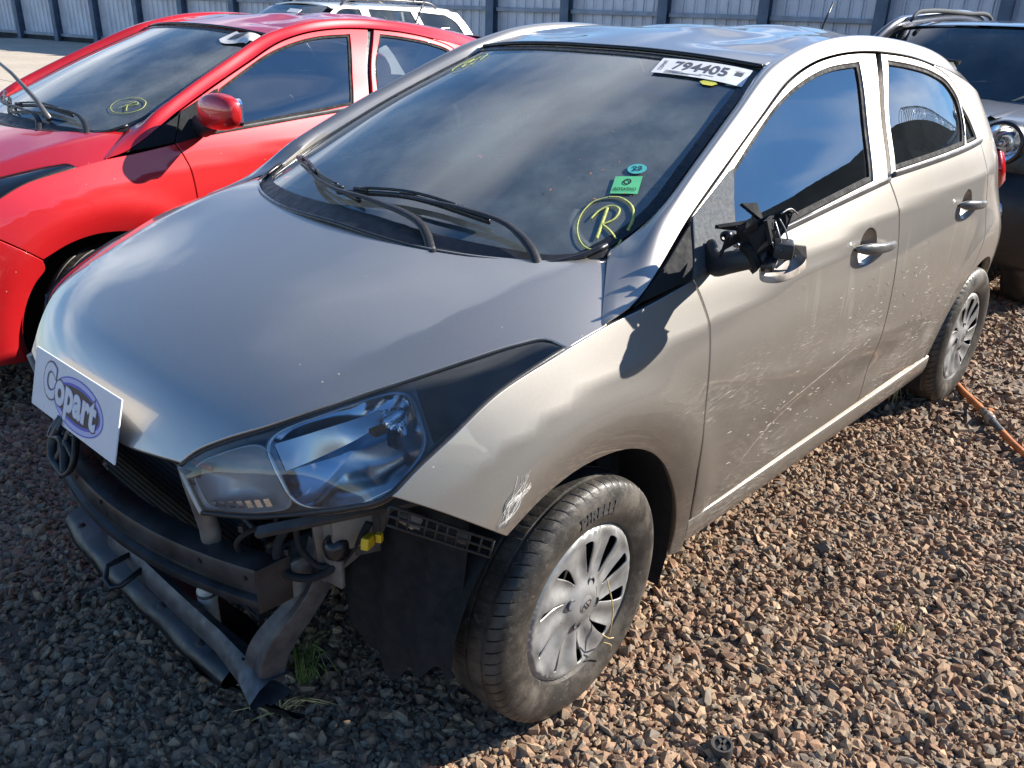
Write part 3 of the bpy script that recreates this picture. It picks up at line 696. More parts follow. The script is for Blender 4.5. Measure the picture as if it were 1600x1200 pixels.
def build_car(root, PAINT, wreck, steer=.0375):
    # ---- hood
    half = [(.690, 0), (.689, .11), (.683, .214), (.670, .295), (.655, .367)]
    lampg = [(.655, .367), (.635, .387), (.605, .425), (.541, .497), (.466, .551), (.393, .590), (.308, .634), (.223, .674), (.132, .714), (.086, .739), (.070, .784)]
    sidee = [(.070, .784), (-.046, .786)]; pil = [(-.046, .786), (-.158, .701), (-.235, .637)]
    rear = [(-.235, .637), (-.175, .614), (-.111, .569), (-.053, .468), (-.006, .324), (.016, .17), (.02, 0)]
    segs = [mir2(half)[:-1]+half, lampg, sidee, pil, rear[:-1]+mir2(rear), mir2(pil), mir2(sidee), mir2(lampg)]
    hood = panel('hood', HOOD, segs, PAINT, root, grid=.026, depth=.022)
    for sgn in (1, -1):
        fd = panel('fender', SIDE, [FTOP, GAPA, [(-.435, .309), (-.435, .205), (-.394, .205)], FARCH, FBOT, FLAMP], PAINT, root, sgn, depth=.03)
        lm_ = build_lamp(root, sgn)
        if sgn < 0 and wreck: fd.location = lm_.location = (0, .030, -.016)          # far wing pushed in by the crash
        # ---- doors
        hx, hz = HANDLES['f']; hr = HANDLES['r']
        d = panel('front_door', SIDE, [GAPA[::-1], [(-.332, .963), (-.406, 1.081)], FRAME_TOP[::-1], GAPB2[::-1], GAPB[::-1], [(-1.462, .309), (-.435, .309)]], PAINT, root, sgn, holes=[FGLASS, ell(hx+.035, hz-.002, .062, .052)], depth=.03)
        e = panel('rear_door', SIDE, [GAPB, [(-1.376, 1.064), (-1.400, 1.075)], [(-1.400, 1.075), (-1.466, 1.244), (-1.56, 1.398)], RFRAME, RDG, [(-2.112, .309), (-1.462, .309)]], PAINT, root, sgn, holes=[RGLASS, QGLASS, ell(hr[0]+.035, hr[1]-.002, .058, .050)], depth=.03)
        ins = Offset(SIDE, -.012)
        grow = lambda g: [[tuple(p) for p in inset(loop2d(g) if area2(loop2d(g)) > 0 else loop2d(g)[::-1], -.007)]]
        close = lambda g: [g[0]+[g[0][0]]]
        gl = panel('window_pane', ins, close(grow(FGLASS)), 'tinted_glass', d, sgn, key='fglass', grid=.05, depth=.004)
        gl = panel('window_pane', ins, close(grow(RGLASS)), 'tinted_glass', e, sgn, key='rglass', grid=.05, depth=.004)
        panel('quarter_pane', ins, close(grow(QGLASS)), 'tinted_glass', e, sgn, key='qglass', grid=.05, depth=.004)
        for par, g, k in ((d, FGLASS, 'fs'), (e, RGLASS, 'rs'), (e, QGLASS, 'qs')):
            L = loop2d(g); L = L if area2(L) > 0 else L[::-1]; i2 = inset(L, .010 if k != 'qs' else .005); o2 = inset(L, -.003)
            panel('window_seal', Offset(SIDE, -.006), [[tuple(p) for p in o2]+[tuple(o2[0])]], 'rubber', par, sgn, key=k, holes=[[[tuple(p) for p in i2]+[tuple(i2[0])]]], gap=0, bev=.0015, depth=.008, grid=.1)
        for par, a, b in ((d, (-.50, .990), (-1.372, 1.058)), (e, (-1.402, 1.069), (-2.240, 1.096))):
            xs = np.linspace(a[0], b[0], 40); zs = np.linspace(a[1], b[1], 40); p = SIDE.p3(xs, zs, .004)
            MB().tube(p, .0085, 8, sq=(.55, 1.25)).build('belt_moulding', 'grey_trim', par, smooth=True, mirror=sgn)
        for par, (cx, cz), wd in ((d, HANDLES['f'], .135), (e, HANDLES['r'], .130)):
            rows = []
            a, b = (.062, .052) if par is d else (.058, .050)
            for i in range(9):
                rr = 1-i/8.; w = [(cx+.035+a*rr*math.cos(t), cz-.002+b*rr*math.sin(t)) for t in np.linspace(0, 2*math.pi, 33)[:-1]]
                p = SIDE.p3(*np.array(w).T); nn = SIDE.nrm(*np.array(w).T); rows.append(p-nn*(.004+.030*(1-rr**2.2)))
            MB().grid(rows, closed=True).build('handle_recess', PAINT, par, smooth=True, mirror=sgn)
            ts = np.linspace(-1, 1, 25); xs = cx-ts*wd; zs = cz-.006+ts*-.010*-1+0*ts
            zs = cz-.004-ts*.014; p = SIDE.p3(xs, zs); nn = SIDE.nrm(xs, zs)
            p = p+nn*(.004+.034*(1-np.abs(ts)**2.4))[:, None]
            rad = .0165*np.maximum(.15, 1-np.abs(ts)**6*.7)*np.interp(ts, [-1, -.2, 1], [1.15, .95, .8])
            MB().tube(p, rad, 12, sq=(.72, 1.05)).build('handle', 'handle_grey' if wreck else PAINT, par, smooth=True, mirror=sgn)
        # sail plate of the mirror and the black corner trim in front of it
        panel('mirror_sail', Offset(SIDE, .003), [[(-.410, 1.073), (-.604, 1.154)], [(-.604, 1.154), (-.512, .998)], [(-.512, .998), (-.340, .968)], [(-.340, .968), (-.410, 1.073)]], 'sail_metal' if wreck else 'trim_matte', d, sgn, key='sail', grid=.03, depth=.02, gap=-.006)
        fr = panel('side_frame_trim', Offset(SIDE, .002), [[(-.122, .944), (-.398, 1.072)], [(-.398, 1.072), (-.330, .963)], [(-.330, .963), (-.122, .944)]], 'trim_matte', root, sgn, key='tri', grid=.03, depth=.02)
        G = strip_geo(sgn)
        MB().grid(G).build('side_frame', PAINT, root, smooth=True, mirror=sgn).data.set_sharp_from_angle(angle=R(50))
        # ---- quarter, sill
        cpil = [(-1.94, 1.354), (-1.961, 1.355), (-2.25, 1.310), (-2.6, 1.243)]
        qt = panel('quarter_panel', SIDE, [RFRAME[2:], RDG[:-1]+[(-2.112, .309)], [(-2.112, .309), (-2.125, .205)], [(-2.125, .205), (-2.176, .205)], RARC(.335, -14, 162), [(-2.8186, .3935), (-2.93, .50), (-2.99, .70)], [(-2.99, .70), (-3.01, .83)], [(-3.01, .83), (-2.84, .86), (-2.77, .94), (-2.81, 1.03)], [(-2.81, 1.03), (-2.80, 1.10), (-2.72, 1.20), (-2.6, 1.243)], cpil[::-1]], PAINT, root, sgn, depth=.03, grid=.028)
        tl = panel('tail_lamp', Offset(SIDE, .034), [[(-3.01, .835), (-2.85, .862), (-2.775, .94), (-2.815, 1.028)], [(-2.815, 1.028), (-3.04, 1.0)], [(-3.04, 1.0), (-3.05, .90), (-3.01, .835)]], 'red_lens', root, sgn, grid=.025, depth=.07, bev=.022)
        xs = np.linspace(-.437, -2.15, 60); rows = []
        for dy, z in ((-.018, .312), (-.002, .3052), (.0006, .3042), (.0018, .3015), (.0022, .292), (.000, .262), (-.008, .232), (-.028, .212), (-.09, .204)):
            zz = np.full(60, z)-np.interp(-xs, [.4, 1.2, 2.15], [0, .004, .012]); p = SIDE.p3(xs, np.maximum(zz, .22)); p[:, 2] = zz; p[:, 1] = p[:, 1]*0+np.interp(-xs, [.4, .6, 1.9, 2.15], [.800, .803, .803, .800])+dy; rows.append(p)
        MB().grid(rows).build('sill', PAINT, root, smooth=True, mirror=sgn)
        # rear bumper side
        rb = panel('rear_bumper_side', Offset(SIDE, .016), [RARC(.335, 168, 200, 6), [(-2.8148, .1754), (-3.0, .21), (-3.045, .45), (-3.02, .78)], [(-3.02, .78), (-2.97, .78)], [(-2.97, .78), (-2.92, .52), (-2.8277, .3597)]], PAINT, root, sgn, grid=.03, depth=.03)
        # wheel arch liners
        for wx, r0 in ((0, .375), (-2.5, .36)):
            rows = []
            for yy in (.79, .56):
                rows.append([(wx+r0*math.cos(t), yy, .29+r0*math.sin(t)) for t in np.linspace(-.45 if not (wreck and wx == 0) else .30, math.pi+.40, 30)])
            m = MB().grid(rows); m.add([(wx, .56, .29)]+rows[1], [(0, i+1, i+2) for i in range(29)]); m.build('arch_liner', 'liner_black', root, smooth=True, mirror=sgn)
        wl = make_wheel(root, (0, sgn*.735, .290), (0 if sgn > 0 else math.pi)+steer, .35 if sgn > 0 else .9)
        if wreck and sgn > 0: tyre_letters(wl)
        make_wheel(root, (-2.5, sgn*.735, .290), 0 if sgn > 0 else math.pi, .9 if sgn > 0 else .2)
    # ---- roof
    xr = [(-1.0, .537), (-1.10, .541), (-1.25, .546), (-1.45, .548), (-1.77, .548), (-2.2, .531), (-2.6, .476)]
    fr = [(-.945, 0), (-.950, .17), (-.965, .375), (-1.0, .537)]; rr = [(-2.6, .476), (-2.66, .3), (-2.68, 0)]
    roof = panel('roof', ROOF, [fr, xr, rr[:-1]+mir2(rr), mir2(xr), mir2(fr)], PAINT, root, grid=.03, depth=.02)
    m = MB().tube([(-2.44, 0, 1.405), (-2.45, 0, 1.43), (-2.485, 0, 1.49), (-2.525, 0, 1.552)], [.012, .005, .0045, .0035], 8); m.box((-2.43, 0, 1.413), (.07, .04, .02), bev=.008); m.build('antenna', 'satin_black', roof, smooth=True)
    # ---- windshield, rubber border, cowl, wipers
    wtop = [(-.932, 0), (-.937, .17), (-.952, .375), (-.986, .533)]; wl_ = [(-.986, .533), (-.76, .581), (-.537, .625), (-.375, .650), (-.30, .646), (-.232, .634)]; wb = [(-.232, .634), (-.14, .60), (-.05, .47), (.0, .30), (.03, 0)]
    ws = panel('windshield', Offset(WIND, -.002), [wtop, wl_, wb[:-1]+mir2(wb), mir2(wl_), mir2(wtop)], 'windshield_glass', root, grid=.06, depth=.005, gap=.001)
    L = loop2d([wtop, wl_, wb[:-1]+mir2(wb), mir2(wl_), mir2(wtop)]); L = L if area2(L) > 0 else L[::-1]
    i2 = inset(L, .024); o2 = inset(L, -.002); cl = lambda q: [[tuple(p) for p in q]+[tuple(q[0])]]
    panel('windshield_seal', Offset(WIND, .0015), cl(o2), 'satin_black', ws, holes=[cl(i2)], gap=0, bev=.001, depth=.006, grid=.2)
    top = [(x-.010, y, float(WIND(x, y)[0])+.010) for x, y in mir2(wtop)[:-1]+wtop]
    MB().tube(curve_n(top, 60), .0065, 8).build('upper_seal', 'satin_black', ws, smooth=True)
    cf = [(.055, 0), (.050, .17), (.025, .33), (-.025, .475), (-.09, .58), (-.20, .648)]; cr = [(-.245, .648), (-.140, .555), (-.088, .43), (-.050, .25), (-.040, 0)]
    cowl = panel('cowl', Offset(WIND, .005), [cf, [(-.20, .648), (-.245, .648)], cr[:-1]+mir2(cr), [(-.245, -.648), (-.20, -.648)], mir2(cf)], 'black_plastic', root, grid=.05, depth=.02)
    onw = lambda x, y, h: (x, y, float(WIND(x, y)[0])+h)
    MB().tube([onw(x+.012, y, .012) for x, y in crom(rear[:-1]+mir2(rear), .03)], .007, 6).build('cowl_seal', 'satin_black', cowl, smooth=True)
    for nm, arm, blade in (('driver', [(-.055, .600, .000), (-.095, .545, .020), (-.125, .435, .028), (-.110, .297, .034), (-.097, .181, .032), (-.095, .10, .028)], [(-.071, -.131, .014), (-.109, .114, .018), (-.128, .373, .014)]),
                           ('passenger', [(.005, .33, .000), (-.035, .25, .022), (-.050, .056, .030), (-.056, -.119, .032), (-.104, -.287, .030), (-.15, -.38, .026)], [(-.235, -.56, .013), (-.165, -.40, .018), (-.095, -.22, .018), (-.06, -.02, .013)])):
        wp = empty('wiper', parent=root)
        pts = [onw(*p) for p in arm]; MB().tube(curve_n(pts, 24), list(np.interp(np.linspace(0, 1, 24), [0, .3, .35, 1], [.010, .010, .008, .0045])), 8, sq=(1.2, .6)).build('wiper_arm', 'black_plastic', wp, smooth=True)
        MB().lathe([(0, .020), (.010, .018), (.014, .010), (.014, -.02)], 16, onw(arm[0][0], arm[0][1], 0), 'z').build('pivot_cap', 'black_plastic', wp, smooth=True)
        pb = curve_n([onw(*p) for p in blade], 30); MB().tube(pb, .0055, 6, sq=(.8, 1.4)).build('wiper_blade', 'satin_black', wp, smooth=True)
        m = MB()
        for k in (5, 14, 23): m.box(tuple(pb[k]+np.array([0, 0, .009])), (.014, .05, .010), Matrix.Rotation(math.atan2(pb[k+1][1]-pb[k-1][1], pb[k+1][0]-pb[k-1][0])-math.pi/2, 3, 'Z'), bev=.003)
        m.tube([tuple(p+np.array([0, 0, .013])) for p in pb[5:24]], .004, 6); m.build('blade_holder', 'satin_black', wp, smooth=True)
    # ---- tailgate, rear bumper (seen through the cabin and from the side)
    hz = [(.62, -3.085, .62), (.80, -3.10, .63), (.93, -3.09, .64)]; gz = [(.95, -3.085, .63), (1.05, -3.03, .60), (1.2, -2.87, .555), (1.345, -2.68, .51)]
    def hrow(z, x, w): return [(x+.10*(abs(t))**2.6, w*t, z) for t in np.linspace(-1, 1, 25)]
    tg = MB().grid([hrow(*r) for r in hz]).build('tailgate', PAINT, root, smooth=True)
    MB().grid([hrow(*r) for r in gz]).build('rear_window', 'dark_glass', tg, smooth=True)
    MB().grid([hrow(z, x-.02, .66) for z, x in ((.20, -3.06), (.35, -3.10), (.5, -3.12), (.60, -3.10), (.63, -3.05))]).build('rear_bumper', PAINT, root, smooth=True)
    MB().grid([[(-2.60, y, 1.352+.02*(1-(y/.5)**2)) for y in np.linspace(-.5, .5, 13)], [(-2.75, y, 1.345+.02*(1-(y/.5)**2)) for y in np.linspace(-.49, .49, 13)], [(-2.80, y*.97, 1.325+.02*(1-(y/.5)**2)) for y in np.linspace(-.48, .48, 13)], [(-2.70, y*.97, 1.318+.02*(1-(y/.5)**2)) for y in np.linspace(-.48, .48, 13)]]).build('rear_spoiler', PAINT, tg, smooth=True)
    # ---- dark inner structure, cabin
    m = MB().box((-1.50, 0, .25), (2.8, 1.20, .12)).box((-.28, 0, .62), (.10, 1.3, .66)).box((.02, 0, .56), (.72, .95, .46))  # the black engine bay block is added to keep that opening dark
    for s in (1, -1): m.box((-1.40, s*.755, .62), (2.0, .03, .62)).box((-2.72, s*.66, .70), (.55, .03, .60))
    m.box((-2.9, 0, .5), (.2, 1.2, .4)); m.build('underbody', 'liner_black', root)
    m = MB()
    for s in (1, -1):
        for segs, k in (([[(-1.345, 1.06), (-1.445, 1.06)], [(-1.445, 1.06), (-1.51, 1.24), (-1.60, 1.39)], [(-1.60, 1.39), (-1.49, 1.39)], [(-1.49, 1.39), (-1.40, 1.24), (-1.345, 1.06)]], 'bp'), ):
            panel('pillar_cover', Offset(SIDE, -.018), segs, 'satin_black', root, s, key=k, grid=.05, depth=.03)
    rows = [[(x, y, .985-.05*((x+.42)/.25)**2*(1 if x < -.42 else .2)-.03*abs(y)**3+(.035*math.exp(-((y-.36)/.19)**2)*float(smooth(-.40, -.55, x)))) for y in np.linspace(-.68, .68, 31)] for x in np.linspace(-.08, -.66, 14)]
    rows.append([(-.70, y, .90) for y in np.linspace(-.68, .68, 31)]); rows.append([(-.62, y, .60) for y in np.linspace(-.66, .66, 31)])
    ds = MB().grid(rows).build('dashboard', 'dash_plastic', root, smooth=True)
    m = MB()
    for y0 in (.50, .35, -.35, -.55): m.box((-.16, y0, .978), (.03, .11, .006), bev=.002)
    m.build('defroster_vents', 'liner_black', ds)
    st = empty('steering_wheel', parent=root); c = Vector((-.78, .36, .93)); ax = Vector((-.90, 0, .42)).normalized(); u = Vector((0, 1, 0)); v = ax.cross(u)
    MB().tube([c+(u*math.cos(t)+v*math.sin(t))*.185 for t in np.linspace(0, 2*math.pi, 41)], .015, 10, cap=False).build('rim', 'black_plastic', st, smooth=True)
    m = MB()
    for t in (.2, math.pi-.2, -math.pi/2): m.tube([c, c+(u*math.cos(t)+v*math.sin(t))*.18], .016, 8)
    m.lathe([(0, .03), (.05, .025), (.06, 0), (.05, -.03)], 20, tuple(c), 'x'); m.tube([c, c-ax*.25], .03, 8); m.build('spokes', 'dash_plastic', st, smooth=True)
    def seat(x, y, w, back):
        s = empty('seat', parent=root)
        def cush(name, ctr, size, rot):
            bm = bmesh.new(); bmesh.ops.create_cube(bm, size=1); bmesh.ops.subdivide_edges(bm, edges=bm.edges[:], cuts=3, use_grid_fill=True)
            for q in bm.verts:
                p = q.co; k = (abs(p.x*2)**3+abs(p.y*2)**3+abs(p.z*2)**3)**(1/3.)
                if k > 1e-6: m_ = max(abs(p.x), abs(p.y), abs(p.z))*2; q.co = p/k*m_
            bmesh.ops.scale(bm, vec=size, verts=bm.verts); bmesh.ops.rotate(bm, cent=(0, 0, 0), matrix=Matrix.Rotation(rot, 3, 'Y'), verts=bm.verts); bmesh.ops.translate(bm, vec=ctr, verts=bm.verts)
            MB().bm(bm).build(name, 'seat_cloth', s, smooth=True)
        cush('cushion', (x+.22, y, .52), (.52, w, .18), -.12); cush('backrest', (x-.10, y, .82), (.16, w, .62), -.20)
        if back: cush('headrest', (x-.20, y, 1.20), (.10, .26, .18), -.12)
        else:
            for dy in (-.33, .33): cush('headrest', (x-.20, y+dy, 1.14), (.09, .24, .12), -.15)
    seat(-1.30, .35, .50, True); seat(-1.30, -.35, .50, True); seat(-2.15, 0, 1.20, False)
    rows = [[(x, y, float(ROOF(x, y)[0])-.045-.03*abs(y/.55)**4) for y in np.linspace(-.55, .55, 15)] for x in np.linspace(-1.02, -2.6, 16)]
    rl = MB().grid(rows).build('roof_lining', 'roof_lining', root, smooth=True)
    for y0, nm in ((-.33, 'a'), (.33, 'b')):
        vz = lambda x, y: float(WIND(x, y)[0])-.035
        w = .30 if y0 < 0 else .28
        V = [(-.97, y0-w/2, vz(-.97, y0)), (-.97, y0+w/2, vz(-.97, y0)), (-.80, y0+w/2-.02, vz(-.80, y0)), (-.80, y0-w/2+.02, vz(-.80, y0))]
        MB().extrude(V, (-.004, 0, -.016)).build('sun_visor', 'visor_cloth', rl)
    m = MB().box((-.80, 0, 1.255), (.03, .22, .065), Matrix.Rotation(-.3, 3, 'Y'), bev=.012); m.tube([(-.80, 0, 1.27), (-.83, 0, 1.33)], .009, 8); m.build('rear_view_mirror', 'black_plastic', root, smooth=True)
    return hood, roof, ws
# ---------------------------------------------------------------- the silver wreck
car = empty('hatchback_car', label='silver beige hatchback wreck without its front bumper, left mirror torn off', cat='car', group='hatchbacks of the same model')
hood, roof, windshield = build_car(car, 'silver_paint', True)
def front_end(root):
    # bumper beam: bowed channel, open step at the bottom
    ys = np.linspace(-.50, .50, 41); bx = lambda y: .688-.37*y*y
    prof = [(-.055, .520), (-.030, .522), (-.004, .512), (.0, .503), (.0, .470), (-.010, .463), (-.010, .452), (.004, .446), (.006, .436), (.003, .428), (-.055, .424)]
    rows = [[(bx(y)+dx, y, z-.012*(1-(y/.5)**2)) for y in ys] for dx, z in prof]
    bb = MB().grid(rows).build('bumper_beam', 'beam_metal', root, angle=35)
    for s in (1, -1):
        MB().box((.565, s*.503, .472), (.075, .006, .10), bev=.002).build('end_plate', 'beam_metal', bb)
        m = MB().box((.50, s*.47, .46), (.13, .07, .085), bev=.006); m.build('crash_box', 'primer_metal', bb)
    for y in (-.12, .02, .36, .47):
        MB().lathe([(.0, .0), (.006, 0)], 14, (bx(y)+.0015, y, .49), 'x').build('beam_hole', 'liner_black', bb)
    # lower cross member with its flared ends
    ys = np.linspace(-.24, .485, 36); w = np.interp(ys, [-.24, .30, .40, .485], [.016, .019, .030, .052])
    rows = []
    for a, b in ((-1.0, .0), (-.9, .022), (.1, .030), (.55, .020), (1, -.002), (.95, -.018), (.2, -.024), (.15, -.034), (-.9, -.03)):
        rows.append([(.578+a*wi+.015*math.cos(y*2.5), y, .205+b+(.02 if abs(y) < .3 else .02-.10*(abs(y)-.3))) for y, wi in zip(ys, w)])
    cm = MB().grid(rows).build('cross_member', 'bare_metal', root, angle=40)
    for y in (.22, .31, .40, -.1, -.3):
        MB().lathe([(0, 0), (.0065, 0)], 12, (.592, y, .2465 if y < .3 else .243), 'z').build('member_hole', 'liner_black', cm)
    m = MB().lathe([(0, .018), (.011, .018), (.012, .010), (.020, .008), (.020, 0)], 12, (.565, .405, .232), 'z'); m.build('mount_bolt', 'bare_metal', cm, angle=30)
    MB().tube([(.60, -.12, .24), (.655, -.12, .235), (.672, -.10, .215), (.672, -.07, .205), (.655, -.05, .215), (.60, -.05, .235)], .007, 8).build('tow_loop', 'beam_metal', cm, smooth=True)
    # rail ends climbing from the member to the crash box
    for s in (1, -1):
        path = [(.575, .445, .225), (.572, .452, .262), (.560, .462, .300), (.540, .474, .335), (.515, .488, .370), (.490, .50, .41), (.470, .512, .46), (.455, .52, .52)]
        hw = [.042, .040, .037, .033, .030, .030, .034, .036]; rows = []
        C = curve_n(path, 26); H = np.interp(np.linspace(0, 1, 26), np.linspace(0, 1, 8), hw)
        for (x, y, z), h in zip(C, H):
            r = []
            for k in range(20):
                t = 2*math.pi*k/20; c, q = math.cos(t), math.sin(t); c = math.copysign(abs(c)**.22, c); q = math.copysign(abs(q)**.22, q)
                g_ = 1-.30*math.exp(-((t-math.pi/2)/.30)**2)
                r.append((x+h*.70*q*g_, y+h*.74*c, z+h*.55*q*g_))
            rows.append(r)
        MB().grid(rows, closed=True).build('rail_end', 'bare_metal', root, angle=28, mirror=s)
        # inner apron behind the wheel housing front, brackets
        m = MB().grid([[(.50, .545, .60), (.44, .60, .665), (.33, .63, .68), (.22, .63, .70)], [(.49, .545, .47), (.42, .575, .52), (.33, .60, .585), (.22, .62, .62)], [(.47, .53, .44), (.42, .565, .49), (.33, .59, .56), (.22, .60, .60)]])
        m.build('apron', 'primer_metal', root, smooth=True, mirror=s)
        m = MB().box((.475, .555, .555), (.012, .075, .19), Matrix.Rotation(.15, 3, 'Z'), bev=.004); m.box((.45, .60, .60), (.08, .012, .10), Matrix.Rotation(-.25, 3, 'Z'), bev=.004)
        m.build('apron_bracket', 'primer_metal', root, angle=30, mirror=s)
        # lamp carrier shelf, fender bracket lattice
        rows = [[(.60-.34*t+dx, .50+.245*t+dy, .632+.065*t+dz) for t in np.linspace(0, 1, 16)] for dx, dy, dz in ((.0, .03, .0), (.012, .035, -.012), (.004, .032, -.024), (-.07, -.02, -.03))]
        MB().grid(rows).build('lamp_carrier', 'dusty_plastic', root, angle=40, mirror=s)
        br = empty('fender_bracket', parent=root)
        a = np.array([.478, .752, .722]); b = np.array([.275, .800, .580]); dz = np.array([.0, -.012, -.042])
        P = lambda u, v: tuple(a*(1-u)+b*u+dz*v)
        for k, v in enumerate((0, .5, 1)):
            MB().tube([P(u, v) for u in np.linspace(0, 1, 12)], .0032, 6).build('bracket_rail', 'black_plastic', br, smooth=True, mirror=s)
        for u in (0, .09, .18, .34, .44, .54, .64, .76, .88, 1.0):
            MB().tube([P(u, 0), P(u, 1)], .0028, 6).build('bracket_bar', 'black_plastic', br, smooth=True, mirror=s)
        for u, mt in ((.25, 'grey_trim'), (.70, 'dusty_plastic')):
            MB().extrude([P(u-.055, .1), P(u+.045, .1), P(u+.045, .75), P(u-.055, .75)], (-.008, -.010, 0)).build('bracket_tab', mt, br, mirror=s)
        # front face of the wheel housing: black splash guard
        rows = [[(.40-.03*q-.05*t+.008*math.sin(t*19)*(1-q*.4)+.012*math.sin(3*q+2*t), .50+.27*t, .25+.37*q+(.03*math.sin(t*8+1)+.015*math.sin(t*23))*(1-q)) for t in np.linspace(0, 1, 30)] for q in np.linspace(0, 1, 10)]
        MB().grid(rows).build('splash_guard', 'liner_black', root, smooth=True, mirror=s)
    MB().box((.36, .66, .60), (.03, .045, .012), Matrix.Rotation(.3, 3, 'Y'), bev=.003).build('foam_pad', 'dirty_cap', root)
    # radiator, its frame, pale strut beside the lamp
    rad = MB().box((.505, -.03, .49), (.03, .74, .46)).build('radiator', 'liner_black', root)
    for k in range(26):
        MB().box((.5215, -.03, .275+k*.0172), (.003, .72, .004)).build('radiator_fin', 'rubber', rad)
    m = MB().tube([(.640, .372, .705), (.632, .366, .66), (.618, .356, .60), (.605, .348, .54), (.60, .345, .44)], .022, 10, sq=(.7, 1.0)); m.build('radiator_strut', 'primer_metal', root, smooth=True)
    m = MB().tube([(.60, -.345, .44), (.64, -.372, .705)], .022, 10); m.build('radiator_strut', 'primer_metal', root, smooth=True)
    m = MB().grid([[(.66-.2*y*y, y, .688) for y in np.linspace(-.36, .36, 21)], [(.635-.2*y*y, y, .672) for y in np.linspace(-.36, .36, 21)], [(.60-.2*y*y, y, .64) for y in np.linspace(-.36, .36, 21)], [(.52, y, .63) for y in np.linspace(-.36, .36, 21)]])
    m.build('upper_tie_bar', 'satin_black', root, smooth=True)
    # white drain hose behind the beam
    pv = MB().lathe([(.0, .40), (.020, .40), (.020, .268), (.0225, .266), (.0225, .240), (.0205, .238), (.0215, .165), (.0, .165)], 24, (.548, .165, 0), 'z').build('drain_pipe', 'white_plastic', root, angle=35)
    MB().lathe([(.0228, .262), (.0238, .260), (.0238, .255), (.0228, .253)], 24, (.548, .165, 0), 'z').build('hose_clamp', 'bare_metal', pv, smooth=True)
    # hanging undertray and the torn flap beside it
    rows = []
    for q, (dx, z) in enumerate(((-.03, .200), (.034, .182), (.052, .165), (.054, .150), (.042, .142), (-.02, .138), (-.12, .140))):
        rows.append([(.575+dx-.16*max(0, abs(y+.05)-.30)**1.3+.003*math.sin(y*31+q), y, z-.020+.012*math.sin(y*4)+.003*math.sin(y*17+q)) for y in np.linspace(-.56, .34, 40)])
    ut = MB().grid(rows).build('undertray', 'tray_black', root, smooth=True)
    rows = [[(.625-.075*t*t-.05*q+.01*math.sin(9*t), .20+.27*t, .150-.035*t-.050*math.sin(1.9*q)-.01*math.sin(5*t)) for t in np.linspace(0, 1, 18)] for q in np.linspace(0, 1, 8)]
    MB().grid(rows).build('undertray_flap', 'tray_black', root, smooth=True)
    for y in (-.4, -.18, .06, .24):
        MB().lathe([(0, .004), (.009, .003), (.011, -.002)], 14, (.612, y, .196), 'z').build('tray_clip', 'dusty_plastic', ut, smooth=True)
    # coolant hose, condenser pipe, cable ties, small clips
    MB().tube(curve_n([(.50, .30, .30), (.555, .31, .33), (.57, .345, .38), (.545, .39, .42), (.50, .42, .44)], 26), .014, 10).build('coolant_hose', 'rubber', root, smooth=True)
    MB().tube(curve_n([(.525, -.30, .56), (.545, -.05, .575), (.55, .18, .57), (.54, .33, .55), (.52, .40, .50)], 30), .0065, 8).build('condenser_pipe', 'bare_metal', root, smooth=True)
    for p in ((.60, .47, .60), (.56, .53, .628), (.47, .60, .64), (.53, .50, .53)): MB().box(p, (.016, .010, .014), Matrix.Rotation(.6, 3, 'Z'), bev=.002).build('clip', 'black_plastic', root)
    for p in ((.482, .556, .62), (.468, .562, .50), (.445, .615, .635)): MB().lathe([(0, .008), (.006, .007), (.007, 0)], 10, p, 'x').build('bolt', 'bare_metal', root, angle=30)
    MB().box((.415, .60, .565), (.05, .006, .09), Matrix.Rotation(-.4, 3, 'Z'), bev=.002).build('torn_tab', 'dusty_plastic', root)
    MB().tube(curve_n([(.545, .50, .60), (.59, .47, .585), (.60, .44, .55), (.575, .42, .50), (.55, .44, .47)], 24), .005, 8).build('wiring_loom', 'rubber', root, smooth=True)
    # wiring with a yellow plug
    lm = MB().tube(curve_n([(.50, .50, .60), (.545, .495, .55), (.545, .50, .49), (.51, .535, .475), (.475, .57, .50), (.445, .60, .555), (.42, .615, .60)], 40), .0085, 8); lm.build('wiring_loom', 'rubber', root, smooth=True)
    MB().tube(curve_n([(.52, .52, .61), (.515, .525, .54), (.49, .55, .50), (.46, .575, .51)], 30), .006, 8).build('wiring_loom', 'rubber', root, smooth=True)
    m = MB().box((.440, .635, .575), (.034, .016, .024), Matrix.Rotation(.5, 3, 'Z') @ Matrix.Rotation(-.2, 3, 'Y'), bev=.003); m.box((.421, .645, .580), (.012, .012, .018), Matrix.Rotation(.5, 3, 'Z'), bev=.002); pl = m.build('plug', 'yellow_plastic', root)
    MB().lathe([(0, .02), (.022, .018), (.028, .0), (.020, -.02), (0, -.022)], 16, (.475, .585, .555), 'y').build('horn', 'satin_black', root, smooth=True)
    # black casting that carried the grille
    gb = empty('grille_bracket', parent=root); o = np.array([.675, -.17, .555])
    f = lambda y, z, d=0: tuple(o+np.array([.02*z/.05*-1+d, y, z]))
    def band(pts, r): MB().tube([f(*p) for p in crom(pts, .006)], r, 8, sq=(1.5, .8)).build('bracket_rib', 'black_plastic', gb, smooth=True)
    band([(-.075, .050), (-.060, .012), (-.070, -.020), (-.050, -.048), (-.012, -.056), (.030, -.058), (.052, -.040), (.056, -.010), (.044, .018), (.030, .045), (.012, .060)], .0075)
    band([(-.066, -.006), (-.030, .000), (-.004, -.012), (.012, -.036), (.028, -.056)], .007)
    band([(.010, .056), (-.002, .020), (-.010, -.006), (-.030, -.044)], .0065); band([(-.004, .006), (.028, -.004), (.054, -.012)], .006); band([(-.072, .045), (-.035, .052), (.010, .058)], .009)
front_end(car)
